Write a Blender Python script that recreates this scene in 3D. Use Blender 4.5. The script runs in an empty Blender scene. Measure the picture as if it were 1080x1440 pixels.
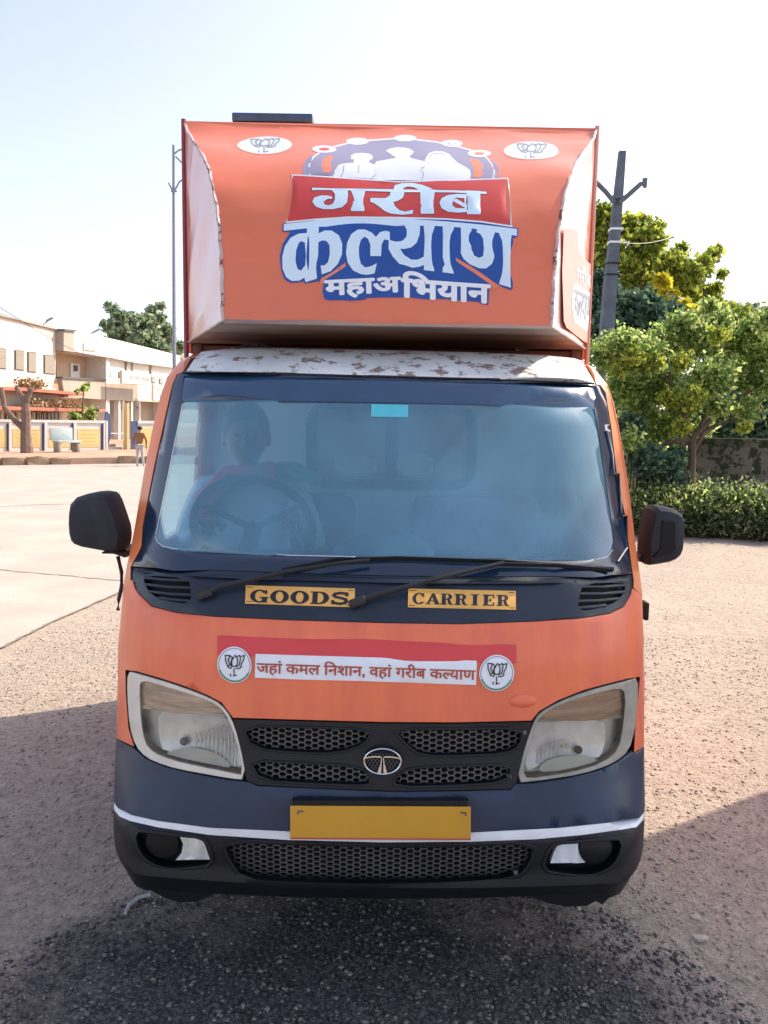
import bpy, bmesh, math, random
import numpy as np
from mathutils import Vector, Matrix, Quaternion
from mathutils.geometry import delaunay_2d_cdt
random.seed(7); rng = np.random.default_rng(7)
R = math.radians
scene = bpy.context.scene
COL = scene.collection

# ------------------------------------------------------------------ camera
FPX, CAMH, PITCH, ROLL = 1081.0, 1.5, R(6.44), R(0.95)
cam_d = bpy.data.cameras.new('camera')
cam = bpy.data.objects.new('camera', cam_d); COL.objects.link(cam)
cam_d.sensor_fit = 'VERTICAL'; cam_d.sensor_height = 24.0
cam_d.lens = 24.0 * FPX / 1440.0
cam_d.clip_start = 0.05; cam_d.clip_end = 2000
cam.matrix_world = (Matrix.Translation((0, 0, CAMH)) @ Matrix.Rotation(math.pi / 2 - PITCH, 4, 'X')
                    @ Matrix.Rotation(ROLL, 4, 'Z'))
scene.camera = cam

# ------------------------------------------------------------------ sky and sun
SUN_AZ, SUN_EL = math.atan2(0.857, 0.515), R(43)
w = bpy.data.worlds.new("World"); scene.world = w; w.use_nodes = True
nt = w.node_tree; bg = nt.nodes['Background']
sky = nt.nodes.new('ShaderNodeTexSky'); sky.sky_type = 'NISHITA'; sky.sun_disc = False
sky.sun_elevation = SUN_EL; sky.sun_rotation = SUN_AZ
sky.altitude = 200; sky.air_density = 1.0; sky.dust_density = 2.4; sky.ozone_density = 1.2
hs = nt.nodes.new('ShaderNodeHueSaturation'); hs.inputs['Saturation'].default_value = 0.62; hs.inputs['Hue'].default_value = 0.515
nt.links.new(sky.outputs[0], hs.inputs['Color']); nt.links.new(hs.outputs[0], bg.inputs[0])
bg.inputs[1].default_value = 0.105
sd = bpy.data.lights.new('sun', 'SUN'); sd.energy = 2.6; sd.angle = R(0.5); sd.color = (1.0, 0.85, 0.66)
sun = bpy.data.objects.new('sun', sd); COL.objects.link(sun)
sdir = Vector((math.sin(SUN_AZ) * math.cos(SUN_EL), math.cos(SUN_AZ) * math.cos(SUN_EL), math.sin(SUN_EL)))
sun.rotation_euler = (-sdir).to_track_quat('-Z', 'Y').to_euler(); sun.location = (8, 5, 12)
vs = scene.view_settings; vs.view_transform = 'Standard'; vs.look = 'None'; vs.gamma = 1
vs.use_curve_mapping = False; vs.exposure = 1.55
scene.cycles.max_bounces = 8; scene.cycles.transparent_max_bounces = 12
scene.cycles.sample_clamp_indirect = 6.0; scene.cycles.caustics_reflective = False; scene.cycles.caustics_refractive = False

# ------------------------------------------------------------------ materials
def srgb(r, g, b):
    f = lambda c: (c / 255 / 12.92) if c / 255 <= 0.04045 else ((c / 255 + 0.055) / 1.055) ** 2.4
    return (f(r), f(g), f(b), 1)

def mat(name, col, rough=0.6, metal=0.0, var=0.15, vscale=6.0, bump=0.0, bscale=40.0, coat=0.0, col2=None,
        stretch=(1, 1, 1), spec=0.5, speck=None):
    """procedural paint / plastic / plaster: base colour, soft wear between two tones, fine bump"""
    m = bpy.data.materials.new(name); m.use_nodes = True
    n = m.node_tree; L = n.links; p = n.nodes['Principled BSDF']
    c = tuple(col[:3]) + (1,)
    c2 = tuple(col2[:3]) + (1,) if col2 else tuple(x * (1 - var) for x in c[:3]) + (1,)
    tc = n.nodes.new('ShaderNodeTexCoord'); mp = n.nodes.new('ShaderNodeMapping'); mp.inputs['Scale'].default_value = stretch
    L.new(tc.outputs['Object'], mp.inputs[0])
    nz = n.nodes.new('ShaderNodeTexNoise'); nz.inputs['Scale'].default_value = vscale; nz.inputs['Detail'].default_value = 6
    nz.inputs['Roughness'].default_value = 0.65
    L.new(mp.outputs[0], nz.inputs['Vector'])
    cr = n.nodes.new('ShaderNodeValToRGB'); cr.color_ramp.elements[0].position = 0.38; cr.color_ramp.elements[1].position = 0.66
    cr.color_ramp.elements[0].color = c2; cr.color_ramp.elements[1].color = c
    L.new(nz.outputs[0], cr.inputs[0]); out = cr.outputs[0]
    if speck:                                   # dusty flecks / chips with a sharp edge: (colour, scale, threshold)
        n3 = n.nodes.new('ShaderNodeTexNoise'); n3.inputs['Scale'].default_value = speck[1]; n3.inputs['Detail'].default_value = 8
        n3.inputs['Roughness'].default_value = 0.7
        L.new(mp.outputs[0], n3.inputs['Vector'])
        r3 = n.nodes.new('ShaderNodeValToRGB'); r3.color_ramp.elements[0].position = speck[2]; r3.color_ramp.elements[1].position = speck[2] + 0.03
        L.new(n3.outputs[0], r3.inputs[0])
        mx = n.nodes.new('ShaderNodeMix'); mx.data_type = 'RGBA'
        L.new(r3.outputs[0], mx.inputs[0]); L.new(out, mx.inputs[6]); mx.inputs[7].default_value = tuple(speck[0][:3]) + (1,)
        out = mx.outputs[2]
    L.new(out, p.inputs['Base Color'])
    p.inputs['Roughness'].default_value = rough; p.inputs['Metallic'].default_value = metal
    p.inputs['Specular IOR Level'].default_value = spec
    p.inputs['Coat Weight'].default_value = coat; p.inputs['Coat Roughness'].default_value = 0.15
    if bump:
        n2 = n.nodes.new('ShaderNodeTexNoise'); n2.inputs['Scale'].default_value = bscale; n2.inputs['Detail'].default_value = 4
        L.new(mp.outputs[0], n2.inputs['Vector'])
        b = n.nodes.new('ShaderNodeBump'); b.inputs['Strength'].default_value = bump; b.inputs['Distance'].default_value = 0.01
        L.new(n2.outputs[0], b.inputs['Height']); L.new(b.outputs[0], p.inputs['Normal'])
    return m

def glass_mat(name, tint, rough=0.0, dust_veil=0.1, dust_veil_col=(0.5, 0.6, 0.7), ior=1.5, blur=0.0):
    """thin pane: tinted see-through, real fresnel reflection, a dusty film, also used for painted sky veil"""
    m = bpy.data.materials.new(name); m.use_nodes = True
    n = m.node_tree; L = n.links
    for x in list(n.nodes): n.nodes.remove(x)
    o = n.nodes.new('ShaderNodeOutputMaterial')
    if blur > 0:
        t0 = n.nodes.new('ShaderNodeBsdfRefraction'); t0.inputs['IOR'].default_value = 1.02; t0.inputs['Roughness'].default_value = blur
        t0.inputs['Color'].default_value = tuple(tint) + (1,); t1 = n.nodes.new('ShaderNodeBsdfTransparent'); t1.inputs['Color'].default_value = tuple(tint) + (1,)
        t = n.nodes.new('ShaderNodeMixShader'); t.inputs[0].default_value = .34; L.new(t0.outputs[0], t.inputs[1]); L.new(t1.outputs[0], t.inputs[2])
    else:
        t = n.nodes.new('ShaderNodeBsdfTransparent')
    if blur <= 0: t.inputs['Color'].default_value = tuple(tint) + (1,)
    g = n.nodes.new('ShaderNodeBsdfGlossy'); g.inputs['Roughness'].default_value = rough
    d = n.nodes.new('ShaderNodeBsdfDiffuse'); d.inputs['Color'].default_value = tuple(dust_veil_col) + (1,)
    fr = n.nodes.new('ShaderNodeFresnel'); fr.inputs['IOR'].default_value = ior
    tc = n.nodes.new('ShaderNodeTexCoord')
    nz = n.nodes.new('ShaderNodeTexNoise'); nz.inputs['Scale'].default_value = 5; nz.inputs['Detail'].default_value = 5
    L.new(tc.outputs['Object'], nz.inputs['Vector'])
    mr = n.nodes.new('ShaderNodeMapRange'); mr.inputs['From Min'].default_value = 0.3; mr.inputs['From Max'].default_value = 0.7
    mr.inputs['To Min'].default_value = dust_veil * 0.8; mr.inputs['To Max'].default_value = dust_veil * 1.2
    L.new(nz.outputs[0], mr.inputs['Value'])
    m1 = n.nodes.new('ShaderNodeMixShader'); m2 = n.nodes.new('ShaderNodeMixShader')
    L.new(mr.outputs[0], m1.inputs[0]); L.new(t.outputs[0], m1.inputs[1]); L.new(d.outputs[0], m1.inputs[2])
    L.new(fr.outputs[0], m2.inputs[0]); L.new(m1.outputs[0], m2.inputs[1]); L.new(g.outputs[0], m2.inputs[2])
    L.new(m2.outputs[0], o.inputs[0])
    return m

def leaf_mat(name, c1, c2, c3, trans=0.35):
    m = bpy.data.materials.new(name); m.use_nodes = True
    n = m.node_tree; L = n.links; p = n.nodes['Principled BSDF']; o = n.nodes['Material Output']
    g = n.nodes.new('ShaderNodeNewGeometry'); cr = n.nodes.new('ShaderNodeValToRGB')
    e = cr.color_ramp.elements; e[0].color = tuple(c1) + (1,); e[1].color = tuple(c3) + (1,)
    x = e.new(0.55); x.color = tuple(c2) + (1,); e[1].position = 0.55; e[2].position = 1.0
    L.new(g.outputs['Random Per Island'], cr.inputs[0]); L.new(cr.outputs[0], p.inputs['Base Color'])
    p.inputs['Roughness'].default_value = 0.5; p.inputs['Specular IOR Level'].default_value = 0.35
    tr = n.nodes.new('ShaderNodeBsdfTranslucent'); L.new(cr.outputs[0], tr.inputs[0])
    mx = n.nodes.new('ShaderNodeMixShader'); mx.inputs[0].default_value = trans
    L.new(p.outputs[0], mx.inputs[1]); L.new(tr.outputs[0], mx.inputs[2]); L.new(mx.outputs[0], o.inputs[0])
    return m

M = {}
M['orange'] = mat('cab_orange_paint', (0.82, 0.23, 0.08), 0.36, var=0.14, vscale=5, bump=0.05, bscale=60, coat=0.3, stretch=(1, 1, .35), speck=((0.28, 0.09, 0.04), 9, 0.73))
M['orange_vinyl'] = mat('orange_vinyl', (0.80, 0.185, 0.075), 0.42, var=0.16, vscale=4, bump=0.16, bscale=9, coat=0.2, stretch=(3, 1, .5), col2=(0.70, 0.145, 0.075))
M['hood_vinyl'] = mat('hood_print_vinyl', (0.70, 0.17, 0.085), 0.42, var=0.12, vscale=2.5, bump=0.12, bscale=7, coat=0.25, stretch=(.5, 1, 1.5))
M['red'] = mat('banner_red', (0.66, 0.055, 0.06), 0.42, var=0.1, vscale=6, bump=0.1, bscale=10)
M['redp'] = mat('logo_red_panel', (0.56, 0.05, 0.045), 0.4, var=0.1)
M['black'] = mat('black_bumper_plastic', (0.010, 0.012, 0.017), 0.5, var=0.35, vscale=8, bump=0.08, bscale=180, speck=((0.07, 0.06, 0.055), 14, 0.70), spec=0.35)
M['dark'] = mat('dark_void_plastic', (0.008, 0.008, 0.01), 0.7, var=0.2, spec=0.3)
M['slate'] = mat('slate_bumper_paint', (0.014, 0.034, 0.080), 0.42, var=0.25, vscale=5, bump=0.04, bscale=120, coat=0.08, spec=.4, speck=((0.10, 0.09, 0.08), 16, 0.74))
M['cowl'] = mat('cowl_plastic', (0.009, 0.020, 0.042), 0.42, var=0.3, vscale=7, bump=0.06, bscale=150, coat=0.1, speck=((0.09, 0.085, 0.08), 12, 0.72))
M['band'] = mat('glass_black_band', (0.012, 0.030, 0.065), 0.12, var=0.2, coat=0.6)
M['sunband'] = mat('tinted_sun_film', (0.028, 0.075, 0.16), 0.16, var=0.15, coat=0.6)
M['white_strip'] = mat('white_strip_paint', (0.80, 0.84, 0.90), 0.5, var=0.12, vscale=10, bump=0.05, bscale=70, speck=((0.08, 0.08, 0.08), 26, 0.68))
M['peel'] = mat('peeling_white_paint', (0.70, 0.74, 0.76), 0.55, var=0.2, vscale=5, bump=0.35, bscale=22, stretch=(1, 1, 2.2), speck=((0.24, 0.18, 0.16), 17, 0.545))
M['plate'] = mat('yellow_plate', (0.62, 0.33, 0.035), 0.42, var=0.06, vscale=8)
M['plate_edge'] = mat('plate_edge', (0.55, 0.10, 0.08), 0.5)
M['sticker'] = mat('yellow_sticker', (0.80, 0.44, 0.11), 0.5, var=0.15, vscale=12)
M['ink'] = mat('black_ink', (0.012, 0.014, 0.022), 0.5)
M['white'] = mat('white_print', (0.76, 0.82, 0.90), 0.42, var=0.08, vscale=10)
M['paleblue'] = mat('pale_blue_letters', (0.60, 0.77, 0.92), 0.4, var=0.06, vscale=10)
M['blue'] = mat('logo_blue', (0.008, 0.075, 0.36), 0.6, var=0.15, vscale=10)
M['dome'] = mat('logo_grey_blue', (0.24, 0.23, 0.36), 0.55, var=0.06)
M['faded'] = mat('faded_white_print', (0.62, 0.67, 0.76), 0.42, var=0.06)
M['ltorange'] = mat('light_orange_print', (0.74, 0.21, 0.11), 0.42, var=0.08)
M['maroon'] = mat('maroon_print', (0.25, 0.03, 0.05), 0.45)
M['brick_text'] = mat('brick_red_print', (0.45, 0.07, 0.035), 0.45)
M['green'] = mat('green_print', (0.03, 0.27, 0.18), 0.45)
M['greyline'] = mat('grey_line_print', (0.22, 0.24, 0.30), 0.45)
M['cream'] = mat('headlight_cream_rim', (0.68, 0.65, 0.58), 0.4, var=0.15, vscale=12, coat=0.2)
M['cream2'] = mat('headlight_dull_rim', (0.36, 0.36, 0.32), 0.4, var=0.3, vscale=14, coat=0.2)
M['chrome'] = mat('chrome', (0.75, 0.76, 0.78), 0.18, metal=1, var=0.1)
M['reflector'] = mat('lamp_reflector', (0.88, 0.90, 0.88), 0.3, metal=0.15, var=0.25, vscale=14, bump=0.15, bscale=25)
M['reflector_dull'] = mat('lamp_reflector_base', (0.60, 0.62, 0.56), 0.45, metal=0.1, var=0.2)
M['amber'] = mat('smoked_amber', (0.85, 0.60, 0.42), 0.35, var=0.45, vscale=9, stretch=(1, 1, 9), bump=0.25, bscale=30, coat=0.4)
M['amber2'] = mat('smoked_brown_amber', (0.60, 0.34, 0.19), 0.32, var=0.5, vscale=7, stretch=(1, 1, 12), bump=0.3, bscale=30, coat=0.4)
M['lampglass'] = glass_mat('headlamp_cover', (1, 1, 1), 0.04, dust_veil=0.05, dust_veil_col=(0.55, 0.55, 0.48))
M['windscreen'] = glass_mat('windscreen_glass', (0.66, 0.92, 1.0), 0.02, dust_veil=0.27, dust_veil_col=(0.24, 0.62, 0.92), ior=1.8, blur=0.16)  # strong blue film paints the sky's veil onto the glass
M['sideglass'] = glass_mat('side_glass', (0.88, 0.93, 0.93), 0.0, dust_veil=0.06)
M['mirrorplastic'] = mat('mirror_plastic', (0.026, 0.03, 0.042), 0.62, var=0.3, vscale=10, bump=0.15, bscale=200, spec=.3)
M['rubber'] = mat('tyre_rubber', (0.02, 0.02, 0.02), 0.85, bump=0.3, bscale=60)
M['steel'] = mat('painted_steel', (0.18, 0.18, 0.19), 0.5, metal=0.3, var=0.3)
M['underside'] = mat('soffit_sheet', (0.48, 0.38, 0.33), 0.5, var=0.5, vscale=2.2, stretch=(.4, 2.2, 1), bump=0.1, bscale=12, col2=(0.16, 0.13, 0.13))
M['frame_red'] = mat('red_oxide_frame', (0.16, 0.055, 0.04), 0.6, var=0.4, vscale=8)
M['side_print'] = mat('faded_side_print', (0.60, 0.38, 0.38), 0.3, var=0.12, vscale=3, bump=0.25, bscale=6, coat=0.5, stretch=(1, 1, .5), col2=(0.64, 0.22, 0.13), speck=((0.12, 0.03, 0.04), 7, 0.74))
M['edging'] = mat('worn_edge_tape', (0.62, 0.50, 0.50), 0.5, var=0.3, vscale=16, speck=((0.14, 0.04, 0.04), 18, 0.55))
M['slatetop'] = mat('slate_blue_panel', (0.06, 0.10, 0.17), 0.35, var=0.4, vscale=8)
M['badgewhite'] = mat('badge_white_print', (0.56, 0.63, 0.68), 0.4, var=0.06)
M['interior'] = mat('cab_grey_trim', (0.72, 0.76, 0.76), 0.8, var=0.06)
M['seat'] = mat('seat_fabric', (0.05, 0.055, 0.10), 0.9, var=0.3, bump=0.3, bscale=60)
M['seat2'] = mat('passenger_seat_fabric', (0.34, 0.18, 0.30), 0.9, var=0.3, bump=0.3, bscale=60)

# ------------------------------------------------------------------ object helpers
def put(name, verts, faces, m=None, parent=None, smooth=True, angle=38):
    me = bpy.data.meshes.new(name); me.from_pydata([tuple(v) for v in verts], [], faces); me.update()
    if m is not None: me.materials.append(m if not isinstance(m, str) else M[m])
    if smooth:
        me.polygons.foreach_set('use_smooth', [True] * len(me.polygons)); me.set_sharp_from_angle(angle=R(angle))
    o = bpy.data.objects.new(name, me); COL.objects.link(o)
    if parent is not None: o.parent = parent
    return o

def put_bm(name, bm, m=None, parent=None, smooth=True, angle=38):
    bmesh.ops.recalc_face_normals(bm, faces=bm.faces)
    me = bpy.data.meshes.new(name); bm.to_mesh(me); bm.free()
    if m is not None: me.materials.append(M[m] if isinstance(m, str) else m)
    if smooth:
        me.polygons.foreach_set('use_smooth', [True] * len(me.polygons)); me.set_sharp_from_angle(angle=R(angle))
    o = bpy.data.objects.new(name, me); COL.objects.link(o)
    if parent is not None: o.parent = parent
    return o

def thing(name, label, cat, loc=(0, 0, 0), group=None):
    """an Empty at the thing's base; parts are given in world metres and shifted under it"""
    o = bpy.data.objects.new(name, None); COL.objects.link(o); o.location = loc; o.empty_display_size = 0.2
    o['label'] = label; o['category'] = cat
    if group: o['group'] = group
    return o

def settle(root):
    """children were modelled in world space: keep them there while the root sits at its base"""
    for ch in root.children: ch.matrix_parent_inverse = Matrix.Translation(-root.location)

def tag(o, label, cat, group=None):
    o['label'] = label; o['category'] = cat
    if group: o['group'] = group
    return o

def bbox(bm, c, s, rot=None):
    """box of size s centred on c added to bm"""
    mt = Matrix.Translation(c) @ (rot.to_matrix().to_4x4() if rot is not None else Matrix.Identity(4)) @ Matrix.Diagonal((s[0], s[1], s[2], 1))
    return bmesh.ops.create_cube(bm, size=1, matrix=mt)

def box(name, c, s, m, parent=None, bev=0.0, rot=None):
    bm = bmesh.new(); bbox(bm, c, s, rot)
    if bev: bmesh.ops.bevel(bm, geom=bm.edges[:], offset=bev, segments=2, affect='EDGES', profile=0.5)
    return put_bm(name, bm, m, parent)

def tube(bm, pts, rad, seg=8, cap=True):
    """round bar along pts; rad is a number or one per point"""
    pts = [Vector(p) for p in pts]; n = len(pts)
    rr = rad if isinstance(rad, (list, tuple)) else [rad] * n
    rings = []; up = Vector((0.12, 0.05, 1)).normalized()
    for i, p in enumerate(pts):
        d = (pts[min(i + 1, n - 1)] - pts[max(i - 1, 0)]).normalized()
        a = d.cross(up)
        if a.length < 1e-3: a = d.cross(Vector((1, 0, 0)))
        a.normalize(); b = d.cross(a)
        rings.append([bm.verts.new(p + (a * math.cos(t) + b * math.sin(t)) * rr[i]) for t in [2 * math.pi * k / seg for k in range(seg)]])
    for i in range(n - 1):
        for k in range(seg):
            bm.faces.new((rings[i][k], rings[i][(k + 1) % seg], rings[i + 1][(k + 1) % seg], rings[i + 1][k]))
    if cap:
        bm.faces.new(rings[0][::-1]); bm.faces.new(rings[-1])

def bar(name, pts, rad, m, parent=None, seg=8):
    bm = bmesh.new(); tube(bm, pts, rad, seg); return put_bm(name, bm, m, parent)

# ------------------------------------------------------------------ sight lines: a place in the photograph -> a point on a real surface
_c, _s = math.cos(ROLL), math.sin(ROLL)
def ray(px, py):
    u = (px - 540) / FPX; v = -(py - 720) / FPX
    u, v = u * _c - v * _s, u * _s + v * _c
    return (u, math.cos(PITCH) + v * math.sin(PITCH), -math.sin(PITCH) + v * math.cos(PITCH))
def atY(px, py, Y):
    d = ray(px, py); t = Y / d[1]; return Vector((d[0] * t, Y, CAMH + d[2] * t))
def gnd(px, py, z=0.0):
    d = ray(px, py); t = (z - CAMH) / d[2]; return Vector((d[0] * t, d[1] * t, z))
def EL(px, py, S):
    d = ray(px, py); y = 2.2
    for _ in range(60):
        t = y / d[1]; y2 = S(d[0] * t, CAMH + d[2] * t); y += 0.6 * (y2 - y)
        if abs(y2 - y) < 1e-5: break
    t = y / d[1]; return (d[0] * t, CAMH + d[2] * t)

# ------------------------------------------------------------------ shape of the cab front: forward profile, plan bow, half width
_Z = [.10, .20, .25, .29, .33, .40, .47, .55, .62, .66, .76, .90, .99, 1.05, 1.12, 1.152, 1.25, 1.45, 1.60, 1.641, 1.66, 1.70, 1.735, 1.76, 1.775]
_Y = [1.885, 1.875, 1.87, 1.862, 1.852, 1.845, 1.84, 1.85, 1.865, 1.875, 1.885, 1.90, 1.93, 1.965, 2.015, 2.04, 2.094, 2.208, 2.296, 2.32, 2.335, 2.39, 2.48, 2.65, 2.95]
_HZ = [.15, .20, .26, .33, .45, 1.0, 1.1, 1.2, 1.35, 1.5, 1.62, 1.68, 1.72, 1.76, 1.78]
_HW = [.70, .72, .742, .750, .752, .752, .751, .745, .738, .726, .709, .690, .658, .605, .56]
def hw(z): return float(np.interp(z, _HZ, _HW))
def Sb(x, z):
    h = hw(z); c = float(np.interp(z, [.2, .35, 1.1, 1.6], [.15, .15, .14, .09])); a = abs(x)
    q = min(a, h * 1.03) / h; k = float(np.interp(z, [.42, .58], [0, 1]))
    hi = 0.10 * (a / .75) ** 2 + c * max(0, (q - .64) / .36) ** 2.2
    lo = 0.055 * (a / .75) ** 2 + .17 * max(0, (q - .80) / .20) ** 2.2
    return float(np.interp(z, _Z, _Y)) + hi * k + lo * (1 - k)
# the hood over the cab: half width and height as it runs back
_NZ = [1.78, 1.80, 1.97, 2.06, 2.13, 2.215, 2.29, 2.345, 2.40, 2.50, 2.55, 2.585, 2.60]
_NY = [2.335, 2.337, 2.350, 2.370, 2.400, 2.455, 2.520, 2.590, 2.675, 2.84, 2.915, 2.95, 2.96]
_nz = np.linspace(1.78, 2.6, 83); _ny = np.interp(_nz, _NZ, _NY)
for _ in range(10): _ny[1:-1] = (_ny[:-2] + 2 * _ny[1:-1] + _ny[2:]) / 4
def Yn(z): return float(np.interp(z, _nz, _ny))
def Zn(y): return float(np.interp(y, _ny, _nz))
def hn(y): return .487 + (.752 - .487) * (y - 2.335) / (2.95 - 2.335)
def Sn(x, z): return Yn(z)

def inside(P, ring):
    r = np.asarray(ring); x, y = P[:, 0], P[:, 1]; ins = np.zeros(len(P), bool); n = len(r); j = n - 1
    bb = (x >= r[:, 0].min()) & (x <= r[:, 0].max()) & (y >= r[:, 1].min()) & (y <= r[:, 1].max())
    if not bb.any(): return ins
    xs, ys = x[bb], y[bb]; s = np.zeros(len(xs), bool)
    for i in range(n):
        xi, yi, xj, yj = r[i][0], r[i][1], r[j][0], r[j][1]
        if yi != yj: s ^= ((yi > ys) != (yj > ys)) & (xs < (xj - xi) * (ys - yi) / (yj - yi) + xi)
        j = i
    ins[bb] = s
    return ins

def sheet(name, pos, holes, fmap, mtl, parent=None, lift=0.0, thick=0.0, grid=0.03, bev=0.0, depth=None, flip=False, smooth=True):
    """a panel cut to outline (rings in surface coordinates), bent onto the surface fmap(a, b, lift), with real thickness"""
    holes = holes or []; P = []; E = []
    for r in list(pos) + list(holes):
        b = len(P); P += [tuple(q) for q in r]; E += [(b + i, b + (i + 1) % len(r)) for i in range(len(r))]
    A = np.array(P)
    if grid:
        lo, hi = A.min(0), A.max(0)
        gx, gy = np.meshgrid(np.arange(lo[0] + grid / 2, hi[0], grid), np.arange(lo[1] + grid / 2, hi[1], grid))
        G = np.stack([gx.ravel(), gy.ravel()], 1)
        ins = np.zeros(len(G), bool)
        for r in pos: ins |= inside(G, r)
        for r in holes: ins &= ~inside(G, r)
        P += [tuple(q) for q in G[ins]]
    v, _e, f, *_ = delaunay_2d_cdt([Vector(q) for q in P], E, [], 0, 1e-6)
    V = np.array([tuple(q) for q in v]); F = [tuple(t) for t in f]
    cen = np.array([V[list(t)].mean(0) for t in F])
    keep = np.zeros(len(F), bool)
    for r in pos: keep |= inside(cen, r)
    for r in holes: keep &= ~inside(cen, r)
    F = [t for t, k in zip(F, keep) if k]
    F = [t if (V[t[1]][0] - V[t[0]][0]) * (V[t[2]][1] - V[t[0]][1]) - (V[t[1]][1] - V[t[0]][1]) * (V[t[2]][0] - V[t[0]][0]) > 0 else t[::-1] for t in F]
    used = sorted({i for t in F for i in t}); idx = {o: i for i, o in enumerate(used)}
    V = V[used]; F = [tuple(idx[i] for i in t) for t in F]
    dd = [depth(a, b) if depth else 0.0 for a, b in V]
    V3 = [fmap(a, b, lift - d) for (a, b), d in zip(V, dd)]; faces = list(F)
    if thick:
        n = len(V3); V3 += [fmap(a, b, lift - thick - d) for (a, b), d in zip(V, dd)]
        faces += [tuple(i + n for i in t[::-1]) for t in F]
        cnt = {}
        for t in F:
            for i in range(3):
                a, b = t[i], t[(i + 1) % 3]; cnt[(a, b)] = 1
        for (a, b) in cnt:
            if (b, a) not in cnt: faces.append((b, a, a + n, b + n))
    if flip: faces = [t[::-1] for t in faces]
    o = put(name, V3, faces, mtl, parent, smooth)
    if bev:
        md = o.modifiers.new('bevel', 'BEVEL'); md.width = bev; md.segments = 2; md.limit_method = 'ANGLE'; md.angle_limit = R(55)
    return o

fb = lambda a, b, l: (max(-hw(b), min(hw(b), a)), Sb(a, b) - l, b)      # onto the cab front
def _nn(z):                                                             # unit normal of the hood skin
    e = .01; dy = (Yn(z + e) - Yn(z - e)) / (2 * e); k = 1 / math.hypot(1, dy); return (-k, dy * k)
def fn(a, b, l):                                                        # onto the curved hood front
    ny, nz = _nn(b); l = l * .28 if l > 0 else l; l -= .004 * math.sin(b * 34 + a * 3) * max(0, abs(a) - .42) * 6 + .0015 * math.sin(a * 17 + b * 9)
    return (a, Yn(b) + ny * l, b + nz * l)
def B(pts): return [EL(x, y, Sb) for x, y in pts]
def N(pts): return [EL(x, y, Sn) for x, y in pts]
def mir(r): return [(-a, b) for a, b in r][::-1]
def smoothring(r, it=1):
    for _ in range(it):
        q = []
        for i in range(len(r)):
            a, b = r[i], r[(i + 1) % len(r)]
            q += [(.75 * a[0] + .25 * b[0], .75 * a[1] + .25 * b[1]), (.25 * a[0] + .75 * b[0], .25 * a[1] + .75 * b[1])]
        r = q
    return r
def area(r): return sum(r[i][0] * r[(i + 1) % len(r)][1] - r[(i + 1) % len(r)][0] * r[i][1] for i in range(len(r))) / 2
def expand(r, k):
    """offset a ring outward by k"""
    if area(r) < 0: r = r[::-1]
    out = []; n = len(r)
    for i in range(n):
        a, b, c = np.array(r[i - 1]), np.array(r[i]), np.array(r[(i + 1) % n])
        d1 = b - a; d2 = c - b; d1 = d1 / (np.linalg.norm(d1) + 1e-9); d2 = d2 / (np.linalg.norm(d2) + 1e-9)
        n1 = np.array([d1[1], -d1[0]]); n2 = np.array([d2[1], -d2[0]]); m = n1 + n2; q = np.dot(m, m)
        m = m / max(q, .8) * 2 if q > 1e-6 else n1
        out.append(tuple(b + m * k))
    return out
def stroke(pts, wd):
    """rings that thicken a polyline"""
    out = []
    for (x0, y0), (x1, y1) in zip(pts[:-1], pts[1:]):
        dx, dy = x1 - x0, y1 - y0; l = math.hypot(dx, dy) + 1e-9; dx, dy = dx / l, dy / l; e = wd * .3; h = wd / 2
        out.append([(x0 - dx * e - dy * h, y0 - dy * e + dx * h), (x0 - dx * e + dy * h, y0 - dy * e - dx * h),
                    (x1 + dx * e + dy * h, y1 + dy * e - dx * h), (x1 + dx * e - dy * h, y1 + dy * e + dx * h)])
    return out
def ell(cx, cy, rx, ry, n=32, a0=0, a1=2 * math.pi):
    return [(cx + rx * math.cos(a0 + (a1 - a0) * k / n), cy + ry * math.sin(a0 + (a1 - a0) * k / n)) for k in range(n)]
def px(r, ox, oy, s): return [(ox + x / s, oy + y / s) for x, y in r]

def text_mesh(body, bold=0.0):
    c = bpy.data.curves.new('t', 'FONT'); c.body = body; c.offset = bold; c.resolution_u = 4
    o = bpy.data.objects.new('t', c); COL.objects.link(o)
    dg = bpy.context.evaluated_depsgraph_get(); me = bpy.data.meshes.new_from_object(o.evaluated_get(dg))
    bpy.data.objects.remove(o); bpy.data.curves.remove(c)
    V = np.array([(v.co.x, v.co.y) for v in me.vertices]); F = [tuple(p.vertices) for p in me.polygons]
    bpy.data.meshes.remove(me); return V, F
def join_txt(parts):
    """lay text pieces side by side: [(V, F), ...] -> one"""
    Vs, Fs, x, n = [], [], 0, 0
    for V, F, gap in parts:
        V = V.copy(); V[:, 0] += x - V[:, 0].min() + gap; Vs.append(V); Fs += [tuple(i + n for i in f) for f in F]; n += len(V); x = V[:, 0].max()
    return np.vstack(Vs), Fs
def clip_right(V, F, frac):
    """drop the right hand stem of a glyph (half form)"""
    bm = bmesh.new(); vs = [bm.verts.new((x, y, 0)) for x, y in V]
    for f in F:
        try: bm.faces.new([vs[i] for i in f])
        except ValueError: pass
    x = V[:, 0].min() + (V[:, 0].max() - V[:, 0].min()) * frac
    bmesh.ops.bisect_plane(bm, geom=bm.verts[:] + bm.edges[:] + bm.faces[:], plane_co=(x, 0, 0), plane_no=(1, 0, 0), clear_outer=True)
    bm.verts.index_update(); V2 = np.array([(v.co.x, v.co.y) for v in bm.verts]); F2 = [tuple(v.index for v in f.verts) for f in bm.faces]
    bm.free(); return V2, F2
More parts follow.
